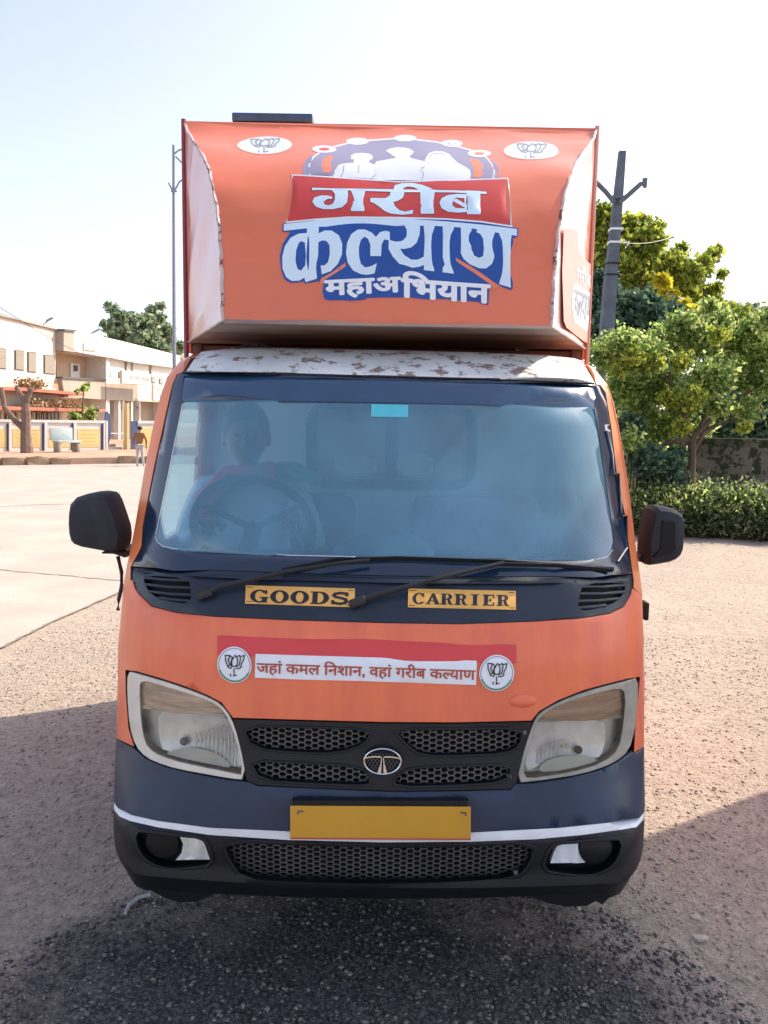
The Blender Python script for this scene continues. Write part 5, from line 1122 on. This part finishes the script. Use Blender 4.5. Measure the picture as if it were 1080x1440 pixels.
sign('sign_board', 'white sign board with grey lettering above a short red line, beside the van roof', [(190, 540), (229, 544), (229, 565), (190, 562.5)], [(194, 226, 545, 5.5, .12, 'greyline'), (199, 218, 556, 3.2, .08, 'brick_text')], 0)
# boundary wall with painted panels
wa, wb_ = gnd(0, 635, .22), gnd(148, 632.5, .22)
WP, fW, wang = plane((wa.x, wa.y), (wb_.x, wb_.y), 1)
bw = thing('boundary_wall', 'low whitewashed boundary wall with yellow painted panels and dark blue stripes', 'wall', (wa.x, wa.y, .22))
def wpart(name, r, m_, l, th, parent=None): return sheet(name, [[WP(x, y) for x, y in r]], None, fW, M[m_], parent or bw, lift=l, thick=th, grid=0, smooth=False)
wpart('wall', [(-60, 592), (148, 593.5), (148, 634), (-60, 637)], 'whitewash', 0, .25); wpart('coping', [(-60, 589), (149, 591.5), (149, 595), (-60, 592.5)], 'whitewash', .06, .36)
for x in (-46, -3, 12, 62, 103, 145):
    if x != -3: wpart('pier', rect(x - .5, 594, x + 3.2, 634), 'whitewash', .08, .1); wpart('blue_stripe', rect(x - 3.0, 596, x - .6, 633), 'bluepaint', .03, .03)
for x0, x1 in ((-38, -6), (-2, 9), (18, 57), (68, 98), (109, 140)):
    p_ = wpart('painted_panel', rect(x0, 603, x1, 629), 'yellowpanel', .015, .02)
    st_ = []
    for k, y in enumerate((605, 611, 616, 621, 626)):
        x = x0 + 4 + (k % 2) * 2
        while x < x1 - 5: wd = random.uniform(1.2, 3); st_ += stroke([(x, y), (x + wd, y + random.uniform(-.3, .3))], .5); x += wd + random.uniform(.5, 1.6)
    if st_: sheet('faint_writing', [[WP(*q) for q in s2] for s2 in st_], None, fW, M['brownprint'], p_, lift=.018, grid=0, smooth=False)
settle(bw)
bw2 = thing('boundary_wall', 'short stretch of whitewashed wall with one yellow panel right of the blue gate, behind the walking person', 'wall', (wb_.x + 2, wb_.y + 1, .22))
sheet('wall', [[WP(x, y) for x, y in rect(194, 594, 232, 634)]], None, fW, M['whitewash'], bw2, lift=0, thick=.25, grid=0); sheet('coping', [[WP(x, y) for x, y in rect(193, 592, 232, 595.5)]], None, fW, M['whitewash'], bw2, lift=.06, thick=.36, grid=0)
sheet('painted_panel', [[WP(x, y) for x, y in rect(198, 602, 228, 629)]], None, fW, M['yellowpanel'], bw2, lift=.015, thick=.02, grid=0); settle(bw2)
gt = thing('entrance_gate', 'open dark blue metal gate between the boundary wall and a yellow post', 'gate', (wb_.x + .5, wb_.y + .3, .22))
gp = lambda n_, r, m_, l, th: sheet(n_, [[WP(x, y) for x, y in r]], None, fW, M[m_], gt, lift=l, thick=th, grid=0, smooth=False)
gp('gate_post', rect(177, 567, 180, 634), 'yellowpanel', .1, .3); gp('gate_post', rect(147.6, 592, 150, 634), 'whitewash', .1, .3)
gp('gate_leaf', rect(184, 592, 193, 632), 'bluepaint', .02, .05); gp('gate_leaf', [(149, 606), (150, 580), (153, 578), (157, 584), (158, 612), (155, 624), (150, 630)], 'bluepaint', -.1, .05)
for x in (160, 166, 172): gp('gate_rail', rect(x - 6, 608.6, x, 610), 'whitewash', .12, .05)
settle(gt)
sp2 = thing('entrance_steps', 'flight of pale stone steps climbing to the porch behind the gate', 'steps', (wb_.x, wb_.y + 1, .22))
for k in range(5): 
    a = [WP(x, y) for x, y in rect(151, 629 - k * 4.2, 177 - k * 3.5, 634)]
    sheet('step', [a], None, fW, M['beige' if k % 2 else 'whitewash'], sp2, lift=-.3 - k * .3, thick=.32, grid=0, smooth=False)
settle(sp2)
# seat in front of the wall
sc_ = gnd(91, 636, .22); bn = thing('bench', 'small pale blue concrete bench standing in front of the painted wall', 'bench', (sc_.x, sc_.y, .22))
M['paleconc'] = mat('pale_blue_concrete', (.42, .50, .52), .85, var=.2); q = Quaternion((0, 0, 1), wang)
def bb(name, dx, dy, dz, s, m_='paleconc'): c = Vector((sc_.x, sc_.y, .22 + dz)) + q @ Vector((dx, dy, 0)); return box(name, c, s, m_, bn, .01, q)
bb('seat', .12, 0, .42, (1.0, .45, .08)); bb('backrest', 0, .22, .72, (.95, .07, .5)); bb('leg', -.3, 0, .2, (.12, .4, .40), 'greywall'); bb('leg', .5, 0, .2, (.12, .4, .40), 'greywall'); settle(bn)

# ================================================================== foliage
def leaves(name, clumps, size, m_, parent=None, up=0.0, long=1.6, seed=1, shell=.55, dens=1.7):
    """thousands of folded leaf faces spread through the clumps of a crown: (centre, radii, count)"""
    g = np.random.default_rng(seed); Ps = []
    for c, r, n in clumps:
        n = int(n * dens); d = g.normal(size=(n, 3)); d /= np.linalg.norm(d, axis=1)[:, None]
        k = (g.random((n, 1)) ** shell + .16 * g.normal(size=(n, 1))) * (1 + .18 * np.sin(d[:, :1] * 9 + c[0]) * np.cos(d[:, 2:] * 7)); Ps.append(np.array(c) + d * k * np.array(r))
    P = np.vstack(Ps); n = len(P)
    a = g.normal(size=(n, 3)); a[:, 2] = a[:, 2] * (1 - abs(up)) + up * 2.2; a /= np.linalg.norm(a, axis=1)[:, None]
    b = np.cross(a, g.normal(size=(n, 3))); b /= np.linalg.norm(b, axis=1)[:, None]; nn_ = np.cross(a, b)
    s = size * .72 * (.55 + .9 * g.random((n, 1))); L_ = a * s * long / 2; W_ = b * s / 2
    V = np.stack([P - L_, P + W_ + nn_ * s * .15, P + L_, P - W_ + nn_ * s * .15], 1).reshape(-1, 3)
    F = (np.array([(0, 1, 2), (0, 2, 3)])[None] + (np.arange(n) * 4)[:, None, None]).reshape(-1, 3)
    me = bpy.data.meshes.new(name); me.vertices.add(len(V)); me.vertices.foreach_set('co', V.ravel()); me.loops.add(F.size); me.loops.foreach_set('vertex_index', F.ravel().astype(np.int32))
    me.polygons.add(len(F)); me.polygons.foreach_set('loop_start', np.arange(0, F.size, 3, dtype=np.int32)); me.update(calc_edges=True); me.materials.append(m_)
    o = bpy.data.objects.new(name, me); COL.objects.link(o)
    if parent is not None: o.parent = parent
    return o
def cl(px_, py_2, r, D, n, ry=.8, flat=.85):
    c = atY(px_, py_2, D + random.uniform(-.05, .05) * D); rr = r * D / FPX; return (tuple(c), (rr, rr * ry, rr * flat), n)
M['bark'] = mat('bark', (.16, .125, .10), .95, var=.4, vscale=6, bump=.8, bscale=14, stretch=(1, 1, .3), spec=.1)
M['barkpale'] = mat('pale_bark', (.24, .17, .14), .95, var=.35, vscale=5, bump=.7, bscale=10, spec=.1)
M['lf_far'] = leaf_mat('far_tree_leaf', (.12, .18, .11), (.26, .34, .20), (.40, .46, .30), .65)
M['lf_yel'] = leaf_mat('yellow_green_leaf', (.09, .14, .03), (.33, .42, .07), (.62, .60, .10), .6)
M['lf_gold'] = leaf_mat('yellow_leaf', (.35, .34, .03), (.60, .52, .03), (.72, .66, .08), .5)
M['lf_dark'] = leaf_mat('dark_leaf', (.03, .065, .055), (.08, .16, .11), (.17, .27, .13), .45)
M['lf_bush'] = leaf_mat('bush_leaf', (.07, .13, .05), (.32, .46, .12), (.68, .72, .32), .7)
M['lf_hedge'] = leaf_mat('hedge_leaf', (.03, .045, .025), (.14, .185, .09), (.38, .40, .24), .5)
def limb(name, pts, rad, m_, parent): return bar(name, pts, rad, m_, parent, 8)
# tree behind the office building
t_ = thing('tree', 'leafy green tree with spreading branches rising behind the white office wing', 'tree', tuple(gnd(205, 612))); D = 74; bz = atY(205, 600, D)
t_.location = (bz.x, D, 0)
cr = limb('trunk', [(bz.x, D, 0), atY(205, 540, D), atY(203, 500, D)], [.5, .4, .3], 'bark', t_)
for a, b in (((203, 505), (150, 428)), ((203, 500), (180, 440)), ((205, 500), (232, 432)), ((205, 500), (240, 470)), ((203, 500), (160, 465))): limb('branch', [atY(*a, D), atY((a[0] + b[0]) / 2, (a[1] + b[1]) / 2 - 4, D), atY(*b, D)], [.2, .12, .04], 'bark', cr)
leaves('crown', [cl(x, y, r, D, n, 1, .8) for x, y, r, n in [(152, 430, 6, 50), (160, 437, 8, 90), (170, 443, 10, 160), (150, 458, 9, 130), (163, 462, 12, 260), (182, 452, 14, 380), (180, 475, 18, 600), (205, 455, 15, 420), (213, 436, 8, 120), (226, 430, 6, 60), (222, 448, 11, 220), (205, 480, 20, 800), (232, 468, 13, 380), (235, 488, 13, 420), (245, 500, 10, 220), (160, 478, 12, 240), (225, 492, 14, 380), (252, 488, 10, 160)]], .50, M['lf_far'], t_, seed=11, dens=1.1)
settle(t_)
# pollarded tree by the wall
tb = gnd(38, 637, .22); Dt = tb.y; t_ = thing('pruned_tree', 'leafless pollarded tree with forked stumps in front of the boundary wall', 'tree', tuple(tb))
limb('trunk', [tb, atY(36, 610, Dt), atY(37, 585, Dt), atY(35, 562, Dt)], [.24, .18, .17, .13], 'barkpale', t_)
for pts, rr in (([(36, 606), (20, 590), (6, 573), (2, 545)], [.12, .11, .10, .08]), ([(36, 566), (29, 555), (23, 545)], [.12, .10, .09]), ([(37, 566), (41, 554), (44, 546)], [.11, .10, .09]), ([(2, 560), (-6, 548)], [.08, .06])): limb('branch', [atY(x, y, Dt) for x, y in pts], rr, 'barkpale', t_)
settle(t_)
# sapling in the yard, creepers on the canopies
sg = atY(118, 600, 44); t_ = thing('sapling', 'thin young tree with sparse leaves growing in the yard before the grey balcony', 'sapling', (sg.x, 44, 0))
limb('trunk', [(sg.x, 44, 0), atY(116, 570, 44), atY(118, 545, 44)], [.06, .05, .03], 'bark', t_)
leaves('crown', [cl(x, y, r, 44, n) for x, y, r, n in [(118, 546, 5, 30), (108, 551, 4, 24), (122, 542, 4, 18), (113, 580, 12, 150), (105, 588, 9, 110), (126, 586, 8, 90), (131, 580, 8, 70)]], .22, M['lf_bush'], t_, seed=3); settle(t_)
for x0, x1, y, lab, sd_ in ((6, 36, 541, 'dry brown creeper heaped on the upper red canopy slab', 4), (10, 82, 571, 'long row of dry brown plants growing on the lower red canopy slab', 5)):
    c_ = [(fF(*FP(x, y - random.uniform(-2, 3)), 1.0), (.5, .4, .3), 60) for x in np.arange(x0, x1, 3.4) if random.random() < .8]
    tag(leaves('creeper', c_, .14, M['drystraw'], None, up=.5, seed=sd_), lab, 'creeper')
settle(bd)
# street lamps fixed behind the roof line, wires
for (a, b, c, lab) in (((60, 457), (66, 452), (70, 449), 'street lamp head over the cream building roof, left one of two'), ((124, 472), (131, 467), (136, 465), 'street lamp head over the white parapet, right one of two')):
    P3 = [atY(x, y, 58) for x, y in (a, b, c)]; s_ = thing('street_lamp', lab, 'street lamp', (P3[0].x, 58, 0), 'street lamps behind the office roof')
    bar('pole', [(P3[0].x, 58, 0), P3[0], P3[1]], .06, 'greywall', s_); box('lamp_head', P3[2], (.55, .22, .12), 'greyline', s_, .03, Quaternion((0, 1, 0), R(-28))); settle(s_)
def wire(a, b, D0, D1, sag, lab, rad=.014):
    p, q = atY(*a, D0), atY(*b, D1); tag(bar('overhead_wire', [p.lerp(q, t) + Vector((0, 0, -sag * 4 * t * (1 - t))) for t in np.linspace(0, 1, 14)], rad, 'ink', None, 5), lab, 'wire')
wire((-30, 412), (150, 512), 30, 44, .25, 'dark overhead wire slanting down across the cream building from the upper left corner')
wire((-30, 428), (100, 468), 34, 46, .2, 'upper thin wire running along the cream building roof line', .01)
wire((110, 482), (246, 508), 46, 52, .6, 'thin sagging wire in front of the white office wing', .01)
# tall pole on the left with bent brackets
D = 27; pb = atY(246, 600, D); s_ = thing('utility_pole', 'tall slim grey metal pole with bent brackets left of the advertising hood', 'pole', (pb.x, D, 0))
bar('pole', [(pb.x, D, 0), atY(245, 500, D), atY(244, 204, D)], [.075, .065, .045], 'greyline', s_)
for pts in ([(244, 217), (252, 211), (262, 209)], [(247, 220), (256, 229), (263, 237)], [(245, 269), (249, 262), (252, 256), (263, 248)], [(243, 269), (240, 263), (237, 257)], [(240.5, 269), (249, 269)]): bar('bracket', [atY(x, y, D) for x, y in pts], .028, 'greyline', s_)
settle(s_)

# ---- right side
D = 15; pb = atY(838, 700, D); s_ = thing('utility_pole', 'leaning grey concrete pole with a V shaped bracket against the trees', 'pole', (pb.x, D, 0))
M['pole'] = mat('weathered_concrete', (.13, .155, .20), .85, var=.3, vscale=4, bump=.3, bscale=12)
bm = bmesh.new(); secs = [((pb.x, D, 0), .15), (tuple(atY(857, 410, D)), .115), (tuple(atY(875, 213, D)), .062)]; rings = []
for c, r in secs: rings.append([bm.verts.new((c[0] + sx * r, c[1] + sy * r * .8, c[2])) for sx, sy in ((-1, -1), (1, -1), (1, 1), (-1, 1))])
for i in (0, 1):
    for k in range(4): bm.faces.new((rings[i][k], rings[i][(k + 1) % 4], rings[i + 1][(k + 1) % 4], rings[i + 1][k]))
bm.faces.new(rings[2]); put_bm('pole', bm, 'pole', s_)
for pts, r in (([(864, 285), (852, 270), (838, 256)], .045), ([(871, 285), (884, 274), (901, 258.5), (909, 258.5)], .045), ([(857, 277), (882, 277)], .03)): bar('bracket', [atY(x, y, D - .12) for x, y in pts], r, 'pole', s_)
for a, b in (((837, 255), (838, 262)), ((907, 251), (907, 264))): bar('insulator', [atY(*a, D - .12), atY(*b, D - .12)], [.05, .035], 'pole', s_)
for y in (323, 341.5): c = atY(866 - (y - 323) * .08, y, D); box('strap', c, (.235, .20, .035), 'white', s_)
for y in (371, 387): c = atY(861.5 - (y - 371) * .08, y, D); box('strap', c, (.25, .21, .02), 'dark', s_)
settle(s_)
wire((876, 341), (960, 326), 15, 17, .1, 'thin wire tied to the concrete pole and running into the trees', .006)
# far band of trees
D = 46; c0 = atY(1060, 470, D); t_ = thing('tree', 'hazy green tree top at the far right above the bushes', 'tree', (c0.x, D, 0)); limb('trunk', [(c0.x, D, 0), c0], [.4, .25], 'bark', t_)
leaves('crown', [cl(x, y, r, D, n) for x, y, r, n in [(1060, 452, 28, 900), (1085, 460, 30, 900), (1035, 445, 22, 600), (1020, 470, 26, 700), (1090, 490, 40, 900), (1040, 500, 40, 1000)]], .28, M['lf_far'], t_, seed=21); settle(t_)
D = 23; c0 = atY(900, 500, D); t_ = thing('tree', 'large yellow green tree behind the concrete pole', 'tree', (c0.x, D, 0)); tr = limb('trunk', [(c0.x, D, 0), atY(895, 520, D), atY(890, 430, D)], [.3, .24, .14], 'bark', t_)
for a, b in (((890, 450), (850, 340)), ((890, 440), (910, 330)), ((892, 450), (960, 370)), ((895, 480), (1005, 400)), ((960, 370), (1012, 368))): limb('branch', [atY(*a, D), atY((a[0] + b[0]) / 2 + 4, (a[1] + b[1]) / 2, D), atY(*b, D)], [.12, .08, .03], 'bark', tr)
leaves('crown', [cl(x, y, r, D, n) for x, y, r, n in [(845, 300, 16, 300), (850, 330, 28, 900), (880, 318, 18, 360), (900, 320, 22, 560), (912, 340, 24, 600), (860, 372, 34, 1300), (905, 375, 32, 1300), (945, 372, 22, 460), (940, 400, 32, 1200), (880, 410, 34, 1200), (970, 388, 20, 360), (965, 425, 28, 900), (995, 415, 18, 320), (1005, 440, 24, 500), (1035, 450, 22, 420), (975, 455, 26, 600), (1075, 462, 22, 400)]], .155, M['lf_yel'], t_, seed=22, dens=2.6)
leaves('yellow_leaves', [cl(x, y, r, D - 2.0, n) for x, y, r, n in [(930, 395, 11, 170), (935, 408, 9, 120), (962, 432, 11, 150), (985, 440, 12, 170), (948, 415, 7, 60), (1012, 446, 8, 60), (975, 455, 9, 70)]], .20, M['lf_gold'], t_, seed=23)
leaves('outer_twigs', [cl(x, y, r, D, n) for x, y, r, n in [(985, 372, 16, 160), (1000, 362, 14, 110), (1012, 350, 7, 30), (990, 375, 16, 150), (1015, 385, 9, 50), (1008, 405, 9, 60), (925, 318, 12, 60), (960, 350, 12, 70)]], .13, M['lf_yel'], t_, seed=24, long=2.2, dens=1.6); settle(t_)
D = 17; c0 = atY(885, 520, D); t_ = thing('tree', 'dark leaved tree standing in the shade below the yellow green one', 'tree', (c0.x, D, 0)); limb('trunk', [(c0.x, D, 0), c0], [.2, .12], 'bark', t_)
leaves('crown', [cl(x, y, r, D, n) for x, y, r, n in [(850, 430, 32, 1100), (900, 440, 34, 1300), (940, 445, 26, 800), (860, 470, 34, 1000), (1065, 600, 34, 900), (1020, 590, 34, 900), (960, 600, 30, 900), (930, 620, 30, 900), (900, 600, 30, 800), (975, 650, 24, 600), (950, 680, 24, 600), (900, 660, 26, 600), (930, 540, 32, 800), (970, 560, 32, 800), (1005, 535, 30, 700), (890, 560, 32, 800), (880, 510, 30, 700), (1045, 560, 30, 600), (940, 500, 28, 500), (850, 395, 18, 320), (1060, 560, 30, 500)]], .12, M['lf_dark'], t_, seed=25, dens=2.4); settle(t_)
D = 12.2; c0 = atY(972, 690, D); t_ = thing('tree', 'bushy pale green tree leaning on slanted stems in front of the mossy wall', 'tree', (c0.x, D, 0))
tr = limb('trunk', [(c0.x, D, 0), atY(972, 660, D), atY(974, 612, D)], [.075, .07, .06], 'bark', t_)
for pts, rr in (([(974, 615), (1000, 590), (1040, 560), (1075, 535)], [.05, .045, .035, .02]), ([(974, 612), (960, 575), (945, 540), (930, 500)], [.05, .04, .03, .02]), ([(974, 618), (940, 622), (905, 640)], [.05, .035, .02]), ([(965, 700), (962, 650), (955, 600)], [.05, .04, .03]), ([(985, 600), (1005, 560), (1010, 500)], [.04, .03, .02]), ([(972, 640), (990, 608), (1030, 585), (1070, 572)], [.04, .035, .03, .02])): limb('branch', [atY(x, y, D) for x, y in pts], rr, 'bark', tr)
leaves('crown', [cl(x, y, r, D, n) for x, y, r, n in [(848, 500, 30, 520), (875, 480, 26, 420), (900, 500, 34, 900), (935, 480, 30, 700), (960, 455, 24, 420), (985, 480, 34, 900), (1010, 450, 22, 360), (1030, 480, 32, 760), (1060, 460, 22, 360), (1075, 495, 32, 700), (880, 545, 34, 900), (925, 540, 34, 900), (960, 570, 26, 520), (905, 585, 30, 700), (1000, 530, 34, 640), (1050, 530, 30, 520), (1085, 540, 28, 420), (935, 600, 24, 420), (1000, 430, 14, 120), (1085, 450, 24, 360), (1010, 570, 22, 260), (900, 625, 30, 500), (940, 645, 26, 420), (990, 600, 16, 160), (1050, 575, 22, 260), (965, 610, 16, 150), (925, 690, 24, 300)]], .064, M['lf_bush'], t_, seed=26, dens=2.1)
leaves('sun_tinted_leaves', [cl(x, y, r, D - .6, n) for x, y, r, n in [(945, 560, 18, 200), (975, 560, 20, 220), (890, 500, 16, 140), (920, 510, 14, 120), (960, 510, 18, 150), (870, 520, 14, 90), (1010, 470, 16, 110), (1045, 600, 12, 80), (960, 600, 14, 120)]], .066, M['lf_yel'], t_, seed=27, dens=2.2); settle(t_)  # yellower leaf colour stands in for sun on this part of the crown
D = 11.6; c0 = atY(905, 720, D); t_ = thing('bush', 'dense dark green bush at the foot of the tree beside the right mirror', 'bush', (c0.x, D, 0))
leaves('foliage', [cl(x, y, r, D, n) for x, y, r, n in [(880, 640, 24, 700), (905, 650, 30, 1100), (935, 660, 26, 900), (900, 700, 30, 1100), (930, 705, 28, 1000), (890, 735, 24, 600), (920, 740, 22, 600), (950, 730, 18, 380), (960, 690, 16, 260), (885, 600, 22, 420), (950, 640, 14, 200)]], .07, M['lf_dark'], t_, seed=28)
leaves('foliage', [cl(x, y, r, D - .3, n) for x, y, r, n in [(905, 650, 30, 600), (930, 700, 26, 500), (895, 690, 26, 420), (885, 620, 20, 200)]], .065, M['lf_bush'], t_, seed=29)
for k, (x, y) in enumerate(((893, 720), (912, 715), (938, 725))): limb('stem', [(atY(x, y, D).x, D, 0), atY(x, y - 60, D)], [.025, .012], 'bark', t_)
settle(t_)
# mossy wall
M['moss'] = mat('mossy_plaster', (.15, .145, .125), .95, var=.5, vscale=1.6, bump=.5, bscale=9, col2=(.075, .075, .062), speck=((.03, .04, .025), 4.5, .50), spec=.1)
Dw = 13.0; w0_, w1_ = atY(987, 618, Dw), atY(1180, 622, Dw); wl = thing('compound_wall', 'old grey moss stained compound wall behind the hedge at the right edge', 'wall', (w0_.x, Dw, 0))
wm = sheet('wall', [[(w0_.x, 0), (w1_.x + 3, 0), (w1_.x + 3, w0_.z - .03), (w0_.x, w0_.z - .03)]], None, lambda a, b, l: (a, Dw - l, b), M['moss'], wl, thick=.22, grid=.3)
box('coping', ((w0_.x + w1_.x + 3) / 2, Dw + .10, w0_.z - .005), (w1_.x + 3 - w0_.x + .06, .30, .06), 'moss', wl, .01)
c = atY(1020, 697, Dw - .3); box('ledge', (c.x + 2.2, Dw - .18, c.z), (5.6, .3, .12), 'moss', wl, .02); settle(wl)
# hedge of upright blades along its foot
hL, hR = gnd(888, 755), gnd(1200, 768); hg = thing('hedge', 'ragged knee high hedge of upright leaves along the right side of the sand', 'hedge', tuple(hL))
cls = [];
for k in range(60):
    t = (k + .5) / 60; p = hL.lerp(hR, t); hh = .34 + .05 * math.sin(k * 1.3) + random.uniform(-.03, .05)
    cls.append(((p.x, p.y + .42, hh * .95), (.16, .38, hh), 400))
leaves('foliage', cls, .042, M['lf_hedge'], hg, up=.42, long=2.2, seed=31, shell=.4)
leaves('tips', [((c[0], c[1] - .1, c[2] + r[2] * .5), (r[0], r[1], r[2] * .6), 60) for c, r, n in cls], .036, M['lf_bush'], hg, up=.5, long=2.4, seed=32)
for k in range(0, 60, 3): p = hL.lerp(hR, (k + .5) / 60); limb('stem', [(p.x, p.y + .4, 0), (p.x + random.uniform(-.05, .05), p.y + .4, .5)], .012, 'bark', hg)
settle(hg)
# bamboo stakes by the bush
c0 = atY(884, 640, 11); t_ = thing('stake_fence', 'few pale bamboo stakes standing beside the cab corner post on the right', 'fence', (c0.x, 11, 0)); M['bamboo'] = mat('bamboo', (.42, .33, .16), .7, var=.3)
for k in range(4): x = c0.x - .03 + k * .045; bar('stake', [(x, 11, 0), (x + .01, 11, 1.16 - .05 * (k % 2))], .012, 'bamboo', t_)
settle(t_)
# invented block added just right of the view to shade the foreground
kc = (3.57, 4.26); ks = thing('shade_block', 'plain plastered block added out of view to cast the shade at lower right', 'shade_block', (4.37, 3.68, 0))
box('wall', (4.37, 3.68, 2.2), (1.6, 1.16, 4.4), 'beige', ks, .01); box('roof', (4.37, 3.68, 4.46), (1.64, 1.20, .12), 'greywall', ks, .01)
box('door', (4.37, 3.09, 1.05), (.8, .05, 2.1), 'bluepaint', ks, .01); wv = box('window', (3.56, 3.68, 1.6), (.05, .7, .7), 'windark', ks, .01); box('sill', (3.53, 3.68, 1.22), (.12, .8, .06), 'whitewash', wv)
settle(ks)
